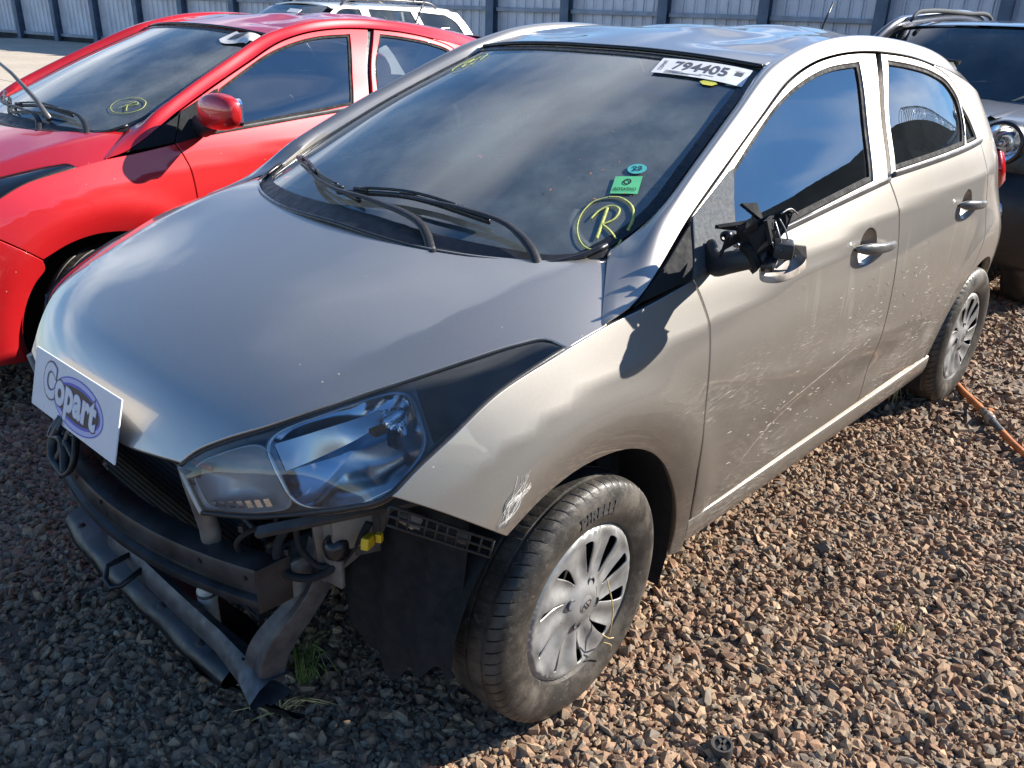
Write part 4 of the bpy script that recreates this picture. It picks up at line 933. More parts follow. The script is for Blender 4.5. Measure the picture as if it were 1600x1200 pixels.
def torn_mirror(root):
    t = empty('torn_mirror', parent=root); t.scale = (1.10, 1.12, 1.12); t.location = (.40*.10, -.80*.12, -1.045*.12)
    foot = curve_n([(-.42, .775, 1.005), (-.385, .815, .998), (-.372, .85, 1.012), (-.365, .895, 1.030), (-.37, .925, 1.040)], 18)
    MB().tube(foot, list(np.interp(np.linspace(0, 1, 18), [0, .35, 1], [.036, .026, .020])), 12, sq=(.45, .9)).build('foot', 'black_plastic', t, smooth=True)
    def shard(pts, th, mat='trim_matte'):
        P = [Vector(p) for p in pts]; n = (P[1]-P[0]).cross(P[2]-P[0]).normalized()*th; MB().extrude(P, n).build('shard', mat, t)
    for k, (px_, py_, pz_) in enumerate(((-.415, .835, 1.035), (-.35, .905, 1.07), (-.40, .93, 1.03))): MB().lathe([(0, .006), (.004, .006), (.005, .003), (.005, -.004)], 10, (px_, py_, pz_), 'y').build('screw', 'wire_metal', t, smooth=True)
    shard([(-.395, .860, 1.060), (-.375, .895, 1.098), (-.405, .930, 1.120), (-.435, .930, 1.112), (-.420, .93, 1.085), (-.390, .92, 1.045)], .004)
    shard([(-.400, .845, 1.045), (-.36, .86, 1.075), (-.345, .885, 1.090), (-.36, .91, 1.06), (-.37, .90, 1.03)], .012)
    shard([(-.33, .90, 1.078), (-.34, .925, 1.100), (-.37, .93, 1.09), (-.37, .925, 1.05), (-.345, .915, 1.045)], .006)
    shard([(-.355, .955, 1.060), (-.385, .965, 1.066), (-.425, .970, 1.058), (-.438, .970, 1.032), (-.415, .968, 1.046), (-.365, .955, 1.045)], .003, 'dusty_plastic')
    shard([(-.40, .85, 1.02), (-.36, .87, 1.05), (-.335, .90, 1.055), (-.345, .92, 1.02), (-.37, .90, 1.0)], .010)
    rd = random.Random(5)
    for k in range(16):
        c = Vector((-.375+rd.uniform(-.035, .035), .89+rd.uniform(-.045, .05), 1.06+rd.uniform(-.035, .04))); P_ = [c+Vector((rd.uniform(-.03, .03), rd.uniform(-.025, .025), rd.uniform(-.025, .03))) for _ in range(4)]
        shard([tuple(p) for p in P_[:3]], rd.choice((.002, .004, .007)), rd.choice(('trim_matte', 'rubber', 'trim_matte')))
    MB().box((-.385, .945, 1.055), (.050, .036, .030), Matrix.Rotation(.5, 3, 'Z'), bev=.006).build('motor', 'black_plastic', t, angle=30)
    MB().box((-.365, .935, 1.035), (.085, .022, .014), Matrix.Rotation(.15, 3, 'Y') @ Matrix.Rotation(.3, 3, 'Z'), bev=.003).build('carrier', 'satin_black', t, angle=30)
    # underside shell, scraped bare
    rows = []; c = Vector((-.378, .955, 1.018)); u = Vector((-.070, .004, .008)); v = Vector((.006, .026, -.004)); n = Vector((.05, .25, -.97)).normalized()
    for i in range(8):
        r = i/7.; rows.append([c+u*r*math.cos(w)+v*r*math.sin(w)+n*(.014*(1-r**2)) for w in np.linspace(0, 2*math.pi, 33)[:-1]])
    rows.append([c+u*math.cos(w)+v*math.sin(w)-n*.012 for w in np.linspace(0, 2*math.pi, 33)[:-1]])
    MB().grid(rows, closed=True).build('lower_shell', 'pale_shell', t, smooth=True)
    MB().lathe([(.006, -.012), (.011, -.01), (.011, .010), (.006, .012)], 18, (-.43, .805, 1.045), 'x').build('pivot', 'satin_black', t, smooth=True)
    for a, b, cc in (((-.375, .925, 1.105), (-.372, .94, 1.08), (-.383, .945, 1.058)), ((-.385, .928, 1.108), (-.395, .94, 1.085), (-.398, .948, 1.06)), ((-.39, .928, 1.116), (-.415, .932, 1.122), (-.445, .935, 1.108)), ((-.36, .92, 1.085), (-.365, .935, 1.062), (-.372, .94, 1.045))):
        MB().tube(curve_n([a, b, cc], 12), .0016, 6).build('wire', 'wire_metal', t, smooth=True)
torn_mirror(car)
def scrapes(root):
    rd = random.Random(11)
    def strokes(name, list_, w, mat='scrape_pale'):
        m = MB()
        for pts in list_:
            q = np.array(crom(pts, .012)); P_ = SIDE.p3(q[:, 0], q[:, 1], .0006); n = len(P_); m.tube(P_, list(w*np.sin(np.linspace(.25, 2.9, n))), 4, sq=(1.0, .35))
        o = m.build(name, mat, root, smooth=True); o['kind'] = 'stuff'
    # scraped lower corner of the fender
    strokes('corner_scrape', [[(.285+rd.uniform(-.02, .015), .622+rd.uniform(-.004, .012)), (.262+rd.uniform(-.02, .02), .66+rd.uniform(-.01, .01)), (.225+rd.uniform(-.015, .02), .705+rd.uniform(-.03, .015))] for _ in range(22)], .0008)
    # glancing scratches over both doors, their sun glints painted as pale strokes
    L = []
    for cx, cz, sx, sz, n in ((-1.32, .66, .10, .05, 46), (-1.62, .64, .12, .05, 40), (-1.50, .74, .22, .03, 50), (-.85, .50, .14, .05, 40), (-1.15, .44, .10, .04, 22), (-1.85, .48, .08, .05, 34), (-2.0, .58, .08, .05, 24)):
        for _ in range(n):
            x = rd.gauss(cx, sx); z = rd.gauss(cz, sz); l = rd.uniform(.003, .016); a = rd.gauss(.22, .22); L.append([(x-l*math.cos(a), z-l*math.sin(a)), (x, z+l*.06), (x+l*math.cos(a), z+l*math.sin(a))])
    strokes('door_scratches', L, .00055)
    strokes('long_scratch', [[(-.80, .50), (-1.05, .535), (-1.30, .575)], [(-.55, .36), (-.75, .45), (-1.0, .52)]], .0007, 'dirty_cap')
scrapes(car)
def marks(ws):
    up = lambda x, y, h=.0025: Vector((x, y, float(WIND(x, y)[0])+h))
    def frame(x, y):
        n = Vector(WIND.nrm(x, y)[0]); u = Vector((0, 1, 0)); u = (u-n*u.dot(n)).normalized(); v = n.cross(u); return n, u, -v if v.z < 0 else v
    def quad(name, x, y, a, b, rot, mat, h=.002, par=ws):
        n, u, v = frame(x, y); c, s = math.cos(rot), math.sin(rot); u, v = u*c+v*s, v*c-u*s
        w = [(-a, -b), (a, -b), (a, b), (-a, b)]; V = []; k = 8
        for j in range(k+1):
            for i in range(k+1):
                p = up(x, y)+u*a*(2*i/k-1)+v*b*(2*j/k-1); V.append(up(p.x, p.y, h))
        F = [(j*(k+1)+i, j*(k+1)+i+1, (j+1)*(k+1)+i+1, (j+1)*(k+1)+i) for j in range(k) for i in range(k)]
        return MB().add(V, F).build(name, mat, par), (n, u, v)
    def lay(V, x, y, fr, h): n, u, v = fr; return [up(*(up(x, y)+u*p[0]+v*p[1])[:2], h) for p in V]
    def skew(name, c, U, W, mat, h, outline, par=ws, sub=10):
        # flat paper or print lying on the glass: local (a, b) in -1..1 along the two edge vectors
        Q = lambda a, b, hh=h: up(c[0]+U[0]*a+W[0]*b, c[1]+U[1]*a+W[1]*b, hh)
        if outline is None:
            V = [Q(2*i/sub-1, 2*j/sub-1) for j in range(sub+1) for i in range(sub+1)]; F = [(j*(sub+1)+i, j*(sub+1)+i+1, (j+1)*(sub+1)+i+1, (j+1)*(sub+1)+i) for j in range(sub) for i in range(sub)]
        else: V = [Q(p[0], p[1]) for p in outline[0]]; F = outline[1]
        return MB().add(V, F).build(name, mat, par), Q
    # lot number slip under the roof edge
    C, U, W = (-.899, .405), (-.024, .128), (-.044, -.011); tk, Q = skew('lot_slip', C, U, W, 'paper', .004, None)
    def words(txt, par, C, U, W, ox, oy, wx, hy, bold, mat='ink_grey', rot=False, h=.0052):
        V, F = text_geo(txt, 1.0, bold=bold, spacing=.98); P_ = np.array(V); lo, hi = P_.min(0), P_.max(0); P_ = (P_-(lo+hi)/2)/(hi-lo+1e-9)*2
        if rot: P_ = np.stack([-P_[:, 1], P_[:, 0]], 1)
        skew('print', C, U, W, mat, h, ([(ox+p[0]*wx, oy+p[1]*hy) for p in P_], F), par)
    words('794405', tk, C, U, W, -.03, .14, .60, .52, .018); words('COPART', tk, C, U, W, -.86, .05, .045, .66, .012, rot=True)
    for k in range(3): skew('print', C, U, W, 'ink_grey', .0052, ([(-.72, -.58-.13*k), (.35-.25*k, -.58-.13*k), (.35-.25*k, -.64-.13*k), (-.72, -.64-.13*k)], [(0, 1, 2, 3)]), tk)
    for i in range(5):
        for j in range(5):
            if (i*3+j*5+i*j) % 3 == 0: skew('print', C, U, W, 'ink_grey', .0052, ([(.70+.04*i, .0+.13*j), (.735+.04*i, .0+.13*j), (.735+.04*i, .12+.13*j), (.70+.04*i, .12+.13*j)], [(0, 1, 2, 3)]), tk) if False else None
    skew('print', C, U, W, 'ink_grey', .0052, ([(.70, .52), (.90, .52), (.90, .47), (.70, .47)], [(0, 1, 2, 3)]), tk); skew('print', C, U, W, 'ink_grey', .0052, ([(.72, .38), (.88, .38), (.88, .02), (.72, .02)], [(0, 1, 2, 3)]), tk)
    # chalk marks: a ringed R low on the driver side, another at the far top corner
    def chalk(c, U, W, par, w):
        def stroke(pts, k): MB().tube([up(c[0]+U[0]*a+W[0]*b, c[1]+U[1]*a+W[1]*b, .0022) for a, b in crom(pts, .05)], w*k, 6, sq=(1.0, .4)).build('chalk_stroke', 'chalk_yellow', par, smooth=True)
        stroke([(.10, .97), (-.45, .82), (-.88, .30), (-.95, -.30), (-.70, -.80), (-.1, -.98), (.40, -.85), (.58, -.62)], 1.0)
        stroke([(.10, .97), (.55, .90), (.95, .55), (.98, .10), (.80, -.30)], 1.5)
        stroke([(-.50, .18), (-.20, .48), (.25, .62), (.50, .48), (.38, .18), (.05, .0), (-.15, -.05)], 1.2)
        stroke([(.08, .55), (-.10, .0), (-.28, -.55)], 1.6); stroke([(-.12, -.02), (.15, -.25), (.40, -.58)], 1.4)
    cm = empty('chalk_mark', parent=ws); chalk((-.280, .584), (-.0425, .0475), (-.0635, -.052), cm, .0022)
    cm = empty('chalk_mark', parent=ws); chalk((-.832, -.435), (-.035, .035), (-.05, -.02), cm, .0016)
    # inspection stickers
    g, Q = skew('parking_sticker', (-.401, .547), (-.018, .026), (-.026, -.013), 'sticker_green', .002, None)
    words('ROTATIVO', g, (-.401, .547), (-.018, .026), (-.026, -.013), 0, -.55, .8, .18, .01, 'ink_black', h=.0035); V, F = ring2d(.30, .34, .12, 18); skew('print', (-.401, .547), (-.018, .026), (-.026, -.013), 'ink_black', .0035, ([(p[0], p[1]+.30) for p in V], F), g)
    V, F = disc2d(1, 1, 24); g, Q = skew('round_sticker', (-.458, .533), (-.014, .018), (-.014, -.010), 'sticker_teal', .002, (V, F)); words('23', g, (-.458, .533), (-.014, .018), (-.014, -.010), 0, 0, .5, .45, .02, 'ink_black', h=.0035)
    V, F = disc2d(1, 1, 6); skew('fuel_sticker', (-.852, .460), (-.006, .024), (-.014, -.004), 'sticker_yellow', .002, (V, F))
    # bits of bark and leaf on the glass
    for k in range(14):
        x, y = random.uniform(-.25, -.55), random.uniform(.38, .62)
        n, u, v = frame(x, y); a = random.uniform(0, 6.28); r = random.uniform(.002, .006)
        V = [(r*math.cos(a), r*math.sin(a), 0), (r*.35*math.cos(a+1.6), r*.35*math.sin(a+1.6), 0), (-r*math.cos(a), -r*math.sin(a), 0), (r*.4*math.cos(a-1.6), r*.4*math.sin(a-1.6), 0)]
        MB().add(lay(V, x, y, (n, u, v), .003), [(0, 1, 2, 3)]).build('leaf_bit', 'orange_hose', ws)
marks(windshield)
# ---- white board clipped to the nose
def sign():
    TL, TR, BR, BL = (Vector(p) for p in ((.672, -.238, .770), (.672, .192, .788), (.708, .205, .664), (.708, -.228, .646)))
    u = (TR-TL).normalized(); n = u.cross(TL-BL).normalized(); v = n.cross(u); n = n if n.x > 0 else -n; c = (TL+TR+BR+BL)/4
    W = .436; Hh = .131; root = empty('sign_board', c, label='white board with a blue oval word logo clipped to the wrecked nose', cat='sign')
    m = MB(); bm = bmesh.new(); bmesh.ops.create_cube(bm, size=1); bmesh.ops.scale(bm, vec=(W, Hh, .004), verts=bm.verts); bmesh.ops.bevel(bm, geom=bm.edges[:], offset=.0008, segments=1, affect='EDGES')
    V = [on_frame([p.co[:]], (0, 0, 0), u, v, n)[0] for p in bm.verts]; bm.verts.index_update(); F = [[q.index for q in f.verts] for f in bm.faces]; bm.free()
    bd = MB().add(V, F).build('board', 'white_board', root); H0 = .0024
    def put(name, VF, mat, h, dx=0, dy=0, rot=0., sy=1.): 
        cc, ss = math.cos(rot), math.sin(rot)
        MB().add(on_frame([(dx+p[0]*cc-p[1]*sy*ss, dy+p[0]*ss+p[1]*sy*cc, 0) for p in VF[0]], (0, 0, 0), u, v, n, H0+h), VF[1]).build(name, mat, root)
    ex, ey = .026, -.004
    put('logo_ring', ring2d(.128, .055, .003), 'logo_blue', .0002, ex, ey); put('logo_ring', ring2d(.125, .052, .010), 'logo_pale', .0002, ex, ey)
    put('logo_ring', ring2d(.115, .042, .0065), 'logo_blue', .0002, ex, ey); put('logo_field', disc2d(.1085, .0355), 'logo_dark', .0002, ex, ey)
    sx = .272
    for bold, mat, hh in ((.0075, 'logo_dark', .0006), (.0048, 'logo_pale', .0008), (.0028, 'white_board', .0010)):
        Vv, Ff = text_geo('Copart', .092, bold=bold, spacing=1.04); k = sx/.275
        Vv = [(p[0]*k, p[1]*(1.12-.6*p[0])*.92, 0) for p in Vv]
        put('logo_word', (Vv, Ff), mat, hh, -.020, .004, -.05)
    # binder clip
    cl = empty('binder_clip', c+u*-.052-v*.062, label='small grey binder clip gripping the lower edge of the white board', cat='clip')
    M3 = Matrix((u, v, n)).transposed()
    o = MB().add([M3 @ Vector(p) for p in ((-.014, .014, .003), (.014, .014, .003), (.014, -.012, .010), (-.014, -.012, .010), (-.014, -.012, -.010), (.014, -.012, -.010), (.014, .014, -.003), (-.014, .014, -.003))], [(0, 1, 2, 3), (3, 2, 5, 4), (4, 5, 6, 7)]).build('clip_body', 'sail_metal', cl)
    for s in (1, -1):
        pts = [(-.008, .013, .004*s), (-.010, -.010, .016*s), (-.006, -.028, .022*s), (.006, -.028, .022*s), (.010, -.010, .016*s), (.008, .013, .004*s)]
        MB().tube([M3 @ Vector(p) for p in crom(pts, .003)], .0011, 6).build('clip_lever', 'wire_metal', cl, smooth=True)
sign()
# ---------------------------------------------------------------- red hatchback of the same model beside it
red = empty('hatchback_car', (-.019, -2.481, -.016), .059, label='bright red hatchback with intact mirror parked beside the wreck', cat='car', group='hatchbacks of the same model')
red.rotation_euler = (0, -.007, .059)
hood_r, roof_r, ws_r = build_car(red, 'red_paint', False, .36)
def red_parts(root, ws):
    for s in (1, -1):
        arc = [(0+.366*math.cos(R(a)), .29+.366*math.sin(R(a))) for a in (-14, 0, 12, 24, 36, 46)]
        panel('front_bumper_side', SIDE, [FBOT, [(.484, .745), (.56, .70), (.63, .62)], [(.63, .62), (.66, .45), (.63, .22)], [(.63, .22), (.40, .20)], [(.40, .20)]+arc+[(.262, .590)]], 'red_paint', root, s, depth=.03)
        if s < 0: continue
        m = empty('door_mirror', parent=root); rows = []
        for i in range(17):
            t = i/16.; a = -math.pi/2+math.pi*t; r = max(.0004, math.cos(a))**.5
            y = .950+.112*math.sin(a); rows.append([(-.445+.055*r*math.copysign(abs(math.cos(w))**.7, math.cos(w))*(1.0 if math.cos(w) > 0 else .55)-.02*t, y, 1.085+.016*t+.076*r*(1-.12*t)*math.copysign(abs(math.sin(w))**.8, math.sin(w))) for w in np.linspace(0, 2*math.pi, 29)[:-1]])
        MB().grid(rows, closed=True).build('mirror_cap', 'red_paint', m, smooth=True, mirror=s)
        MB().tube(curve_n([(-.46, .765, 1.02), (-.45, .82, 1.018), (-.445, .88, 1.03), (-.445, .92, 1.045)], 14), list(np.linspace(.045, .026, 14)), 12, sq=(.7, 1)).build('mirror_foot', 'black_plastic', m, smooth=True, mirror=s)
        MB().box((-.486, .95, 1.092), (.006, .17, .11), bev=.02).build('mirror_glass', 'chrome', m, mirror=s)
    fb = MB().grid([[(x+.13*(1-(abs(t))**2.4)-.02, w*t, z) for t in np.linspace(-1, 1, 33)] for z, x, w in ((.21, .62, .66), (.34, .665, .695), (.50, .675, .69), (.60, .655, .655), (.66, .63, .56), (.695, .60, .42))]).build('front_bumper', 'red_paint', root, smooth=True)
    MB().grid([[(x+.13*(1-(abs(t*.6))**2.4)-.014, .42*t, z) for t in np.linspace(-1, 1, 21)] for z, x in ((.44, .668), (.50, .675), (.58, .660))]).build('grille', 'satin_black', fb, smooth=True)
    MB().grid([[(x+.13*(1-(abs(t*.6))**2.4)-.014, .45*t, z) for t in np.linspace(-1, 1, 21)] for z, x in ((.25, .632), (.31, .655), (.37, .667))]).build('lower_intake', 'satin_black', fb, smooth=True)
    # wiper lifted off the glass, paper curling off the corner, chalk R
    up = lambda x, y, h=.0025: Vector((x, y, float(WIND(x, y)[0])+h))
    w = empty('raised_wiper', parent=root); MB().tube([up(-.06, .30, .02), up(-.08, .16, .06), up(-.10, -.10, .14), up(-.12, -.38, .22)], [.013, .011, .008, .006], 8).build('wiper_arm', 'grey_trim', w, smooth=True)
    rows = []
    for i in range(14):
        t = i/13.; rows.append([up(-.90+.02*math.sin(6*t)-.05*s_, .36+.20*t, .004+.055*t*t*(1+.6*s_)*math.sin(2.6*t+s_)**2) for s_ in np.linspace(-1, 1, 6)])
    MB().grid(rows).build('curled_slip', 'foil_white', ws, smooth=True)
    MB().grid([[p+Vector((0, 0, .003)) for p in r[2:5]] for r in rows[3:9]]).build('slip_print', 'ink_grey', ws, smooth=True)
    cm = empty('chalk_mark', parent=ws)
    for pts in ([(.1, .97), (-.45, .85), (-.9, .3), (-.8, -.4), (0, -.97), (.7, -.7), (1.0, 0), (.7, .7), (.1, .97)], [(-.3, .2), (.1, .55), (.45, .35), (.1, .0), (-.15, -.02)], [(.15, .5), (-.2, -.52)], [(0, 0), (.45, -.55)]):
        MB().tube([up(-.30-.060*b-.02*a, .50+.075*a, .003) for a, b in [(q[0], q[1]) for q in crom(pts, .06)]], .0018, 6, sq=(1, .4)).build('chalk_stroke', 'chalk_yellow', cm, smooth=True)
red_parts(red, ws_r)

# ---------------------------------------------------------------- white station wagon and dark off-roader behind
def body_sheet(halfw, zb, zt, tumble): return FSheet(lambda x, z: halfw-.05*np.clip((zb-z)/.7, 0, 1)**2-tumble*np.clip((z-zb)/(zt-zb), 0, 2)**1.35-.02*np.clip((x+.1)/.6, 0, 1)**2-.03*np.clip((-3.3-x)/.5, 0, 2)**2, 'y')
def far_wheel(root, loc, s):
    w = empty('wheel', loc, parent=root)
    MB().lathe([(.20, -.08), (.25, -.10), (.30, -.095), (.32, -.07), (.32, .07), (.30, .095), (.25, .10), (.20, .08)], 40).build('tyre', 'tyre_rubber', w, smooth=True)
    MB().lathe([(0, .07*s), (.06, .075*s), (.19, .055*s), (.205, .085*s)], 30).build('rim', 'wheel_silver', w, smooth=True)
def wagon():
    root = empty('station_wagon', (-3.95, -7.9, .04), .05, label='white station wagon with roof rails behind the red car', cat='car')
    S = body_sheet(.82, .95, 1.42, .20); rf = FSheet(lambda x, y: 1.455-.05*(y/.6)**2-.02*((x+2.2)/1.3)**2-.05*np.clip((-3.15-x)/.4, 0, 1)**2, 'z')
    win = [[[(-.95, .98), (-1.30, 1.36), (-1.62, 1.38)], [(-1.62, 1.38), (-1.66, .98)], [(-1.66, .98), (-.95, .98)]], [[(-1.76, 1.385), (-2.45, 1.37)], [(-2.45, 1.37), (-2.58, .99)], [(-2.58, .99), (-1.76, .98)], [(-1.76, .98), (-1.76, 1.385)]], [[(-2.56, 1.365), (-3.05, 1.335)], [(-3.05, 1.335), (-3.22, 1.25), (-3.36, 1.02)], [(-3.36, 1.02), (-2.68, .99)], [(-2.68, .99), (-2.56, 1.365)]]]
    arch = lambda cx: [(cx+.36*math.cos(R(a)), .30+.36*math.sin(R(a))) for a in range(-10, 191, 20)]
    out = [[(.72, .25), (.36, .25)], arch(0), [(-.36, .24), (-2.2, .24)], arch(-2.55), [(-2.92, .25), (-3.45, .30)], [(-3.45, .30), (-3.56, .6), (-3.55, .95), (-3.42, 1.22), (-3.30, 1.37)], [(-3.30, 1.37), (-2.6, 1.405), (-1.5, 1.41), (-1.25, 1.39)], [(-1.25, 1.39), (-.55, .99)], [(-.55, .99), (.2, .86), (.62, .72)], [(.62, .72), (.75, .5), (.72, .25)]]
    out[1] = out[1]; out[3] = out[3]
    for s in (1, -1):
        sd = panel('body_side', S, out, 'white_paint', root, s, key='wag_side', holes=win, grid=.09, step=.05, depth=.03)
        for k, w in enumerate(win): panel('side_window', Offset(S, -.012), w, 'dark_glass', sd, s, key='wag_win%d' % k, gap=-.006, grid=.15, step=.05)
        for x in (0, -2.55): far_wheel(root, (x, s*.70, .31), s)
        r = MB().tube(curve_n([(-1.45, .50, 1.425), (-1.55, .50, 1.475), (-1.9, .50, 1.492), (-2.6, .50, 1.485), (-2.95, .50, 1.465), (-3.05, .50, 1.42)], 30), .014, 8); r.build('roof_rail', 'grey_trim', root, smooth=True, mirror=s)
    for x in (-1.85, -2.65): MB().box((x, 0, 1.485), (.05, 1.04, .022), bev=.006).build('cross_bar', 'grey_trim', root)
    ro = [[(-1.22, .52), (-3.30, .50)], [(-3.30, .50), (-3.30, -.50)], [(-3.30, -.50), (-1.22, -.52)], [(-1.22, -.52), (-1.19, 0), (-1.22, .52)]]
    panel('roof', rf, ro, 'white_paint', root, grid=.1, step=.06, key='wag_roof')
    G = lambda pts: MB().grid([[(x+.10*(1-t*t)*b, w*t, z) for t in np.linspace(-1, 1, 17)] for x, w, z, b in pts])
    for s in (1, -1): MB().grid([[(x, s*(.62 if k else .52), z-(.0 if not k else .03)) for x, z in ((-1.22, 1.41), (-2.2, 1.42), (-3.30, 1.385))] for k in (0, 1)]).build('roof_edge', 'white_paint', root, smooth=True)
    ws = G([(-.50, .70, .98, 1), (-.85, .65, 1.19, 1), (-1.23, .55, 1.405, .6)]).build('windshield', 'windshield_glass', root, smooth=True)
    MB().extrude([(-1.02, .10, 1.365), (-1.02, .32, 1.355), (-.95, .33, 1.318), (-.95, .11, 1.328)], (.004, 0, .004)).build('lot_slip', 'paper', ws)
    G([(-.50, .72, .975, 1), (.2, .70, .85, 1), (.62, .66, .70, 1)]).build('hood', 'white_paint', root, smooth=True)
    G([(.62, .68, .70, 1), (.74, .70, .5, 1), (.70, .72, .25, 1)]).build('front_bumper', 'white_paint', root, smooth=True)
    G([(-3.32, .50, 1.38, -.3), (-3.46, .58, 1.16, -.6), (-3.56, .64, .95, -.6)]).build('rear_window', 'dark_glass', root, smooth=True)
    G([(-3.56, .66, .95, -.6), (-3.60, .70, .6, -.6), (-3.52, .72, .28, -.6)]).build('tailgate', 'white_paint', root, smooth=True)
    MB().box((-1.9, 0, .5), (2.6, 1.3, .5)).build('cabin_floor', 'liner_black', root)
    for x in (-1.5, -2.4):
        for y in (-.35, .35): MB().box((x, y, .95), (.14, .46, .6), Matrix.Rotation(-.2, 3, 'Y'), bev=.05).build('seat', 'seat_cloth', root)
wagon()
def offroader():
    root = empty('off_roader', (-3.72, -.10, 0), 0, label='dark navy off-roader with round headlamp close behind the wreck', cat='car')
    # local x: 0 at the nose, negative rearwards
    G = lambda pts, n=25: MB().grid([[(x-cb*abs(t)**2.5, w*t, z-.03*abs(t)**3) for t in np.linspace(-1, 1, n)] for x, w, z, cb in pts])
    hz = G([(-.06, .74, .99, .13), (-.10, .76, 1.025, .13), (-.22, .775, 1.045, .10), (-.5, .785, 1.065, .06), (-.80, .79, 1.078, .05), (-.90, .785, 1.075, .04)])
    h = hz.build('hood', 'navy_sunlit_paint', root, smooth=True)  # same dark vehicle, hood coloured lighter to show the sun on it
    for s in (1, -1): MB().grid([[(-.16-.70*t, s*(.44+.05*t-d), 1.036+.028*t+e) for t in np.linspace(0, 1, 12)] for d, e in ((-.03, .0), (0, .012), (.03, .002))]).build('hood_crease', 'navy_sunlit_paint', h, smooth=True)
    G([(-.05, .72, .985, .13), (-.02, .74, .93, .13), (-.03, .76, .80, .13)]).build('grille_panel', 'satin_black', root, smooth=True)
    for k in range(7):
        y = (k-3)*.085; MB().box((.0-.13*abs(y/.75)**2.5, y, .90), (.03, .045, .14), bev=.012).build('grille_slot', 'liner_black', root)
    bp = G([(-.03, .78, .80, .15), (.08, .82, .74, .16), (.10, .84, .62, .17), (.08, .84, .48, .17), (.02, .82, .34, .18), (-.1, .80, .28, .18)]).build('front_bumper', 'black_plastic', root, smooth=True)
    MB().grid([[(.105-.17*abs(t)**2.5, .84*t, z) for t in np.linspace(-.55, .55, 17)] for z in (.40, .46, .50)]).build('skid_plate', 'bare_metal', bp, smooth=True)
    for s in (1, -1):
        lp = empty('headlamp', parent=root); c = (-.035, s*.555, .93)
        MB().lathe([(.0, -.050), (.03, -.040), (.06, -.020), (.088, .010), (.094, .018)], 40, c, 'x').build('reflector', 'chrome', lp, angle=10)
        MB().lathe([(.0, .045), (.04, .040), (.08, .025), (.095, .012)], 36, c, 'x').build('lens', 'clear_lens', lp, smooth=True)
        MB().lathe([(.094, .020), (.104, .024), (.112, .010), (.112, -.05)], 40, c, 'x').build('lamp_ring', 'satin_black', lp, smooth=True)
        MB().lathe([(0, .022), (.016, .020), (.02, -.02)], 16, c, 'x').build('bulb', 'lamp_bezel', lp, smooth=True)
        fg = empty('fog_lamp', parent=root); c = (.03, s*.60, .60)
        MB().lathe([(.0, -.02), (.03, -.01), (.045, .012), (.055, .02), (.062, .0)], 24, c, 'x').build('reflector', 'lamp_bezel', fg, smooth=True)
        rows = [[(x, s*y, z) for x, y, z in r] for r in ([(-.16, .74, .96), (-.5, .80, 1.03), (-.9, .80, 1.04), (-1.9, .80, 1.06), (-3.0, .80, 1.08), (-3.8, .76, 1.08)], [(-.14, .80, .90), (-.5, .86, .93), (-.9, .85, .93), (-1.9, .85, .94), (-3.0, .85, .95), (-3.85, .80, .95)], [(-.12, .82, .70), (-.5, .87, .72), (-.9, .86, .70), (-1.9, .86, .70), (-3.0, .87, .72), (-3.9, .82, .7)], [(-.12, .82, .40), (-.45, .86, .68), (-.9, .86, .66), (-1.9, .85, .35), (-3.0, .86, .68), (-3.9, .80, .4)])]
        MB().grid(rows).build('body_side', 'navy_paint', root, smooth=True)
        A = MB().tube(curve_n([(-.82, s*.775, 1.06), (-1.15, s*.70, 1.29), (-1.42, s*.64, 1.455), (-1.7, s*.63, 1.49), (-3.2, s*.62, 1.49), (-3.7, s*.66, 1.30)], 40), .045, 10, sq=(.7, 1)); A.build('pillar', 'navy_paint', root, smooth=True)
        MB().grid([[(-.95, s*.785, 1.06), (-1.9, s*.79, 1.07), (-2.9, s*.79, 1.08), (-3.6, s*.77, 1.09)], [(-1.45, s*.665, 1.44), (-1.9, s*.66, 1.46), (-2.9, s*.655, 1.46), (-3.4, s*.66, 1.44)]]).build('side_window', 'tinted_glass', root, smooth=True)
        r = MB().tube(curve_n([(-1.50, s*.56, 1.495), (-1.58, s*.56, 1.540), (-1.75, s*.56, 1.556), (-2.6, s*.56, 1.555), (-3.2, s*.56, 1.535), (-3.3, s*.56, 1.49)], 40), .016, 8, sq=(.7, 1)); r.build('roof_rail', 'sail_metal', root, smooth=True)
        for x in (-.62, -3.1): far_wheel(root, (x, s*.74, .32), s)
        MB().box((-1.0, s*.95, 1.13), (.10, .22, .15), bev=.035).build('door_mirror', 'satin_black', root)
    ws = G([(-.86, .75, 1.078, .10), (-1.15, .68, 1.28, .09), (-1.42, .62, 1.452, .08), (-1.46, .61, 1.468, .08)]).build('windshield', 'dark_glass', root, smooth=True)
    G([(-1.45, .62, 1.478, .08), (-1.60, .63, 1.500, .05), (-2.4, .63, 1.515, 0), (-3.4, .62, 1.50, 0)]).build('roof', 'navy_paint', root, smooth=True)
    G([(-3.4, .62, 1.50, 0), (-3.75, .68, 1.10, 0), (-3.9, .78, .7, 0), (-3.88, .78, .35, 0)]).build('tailgate', 'navy_paint', root, smooth=True)
    MB().tube([(-.90, -.25, 1.10), (-.98, .02, 1.145), (-1.03, .20, 1.17)], .010, 8).build('wiper', 'black_plastic', ws, smooth=True)
    MB().grid([[(x, y, z) for y in np.linspace(-.66, .66, 11)] for x, z in ((-.95, 1.07), (-1.35, 1.08), (-1.45, 1.0), (-1.4, .7))]).build('dashboard', 'dash_plastic', root, smooth=True)
    MB().box((-1.38, 0, 1.385), (.03, .22, .06), bev=.012).build('rear_view_mirror', 'black_plastic', root)
    MB().box((-2.1, 0, .55), (3.2, 1.5, .5)).build('underbody', 'liner_black', root)
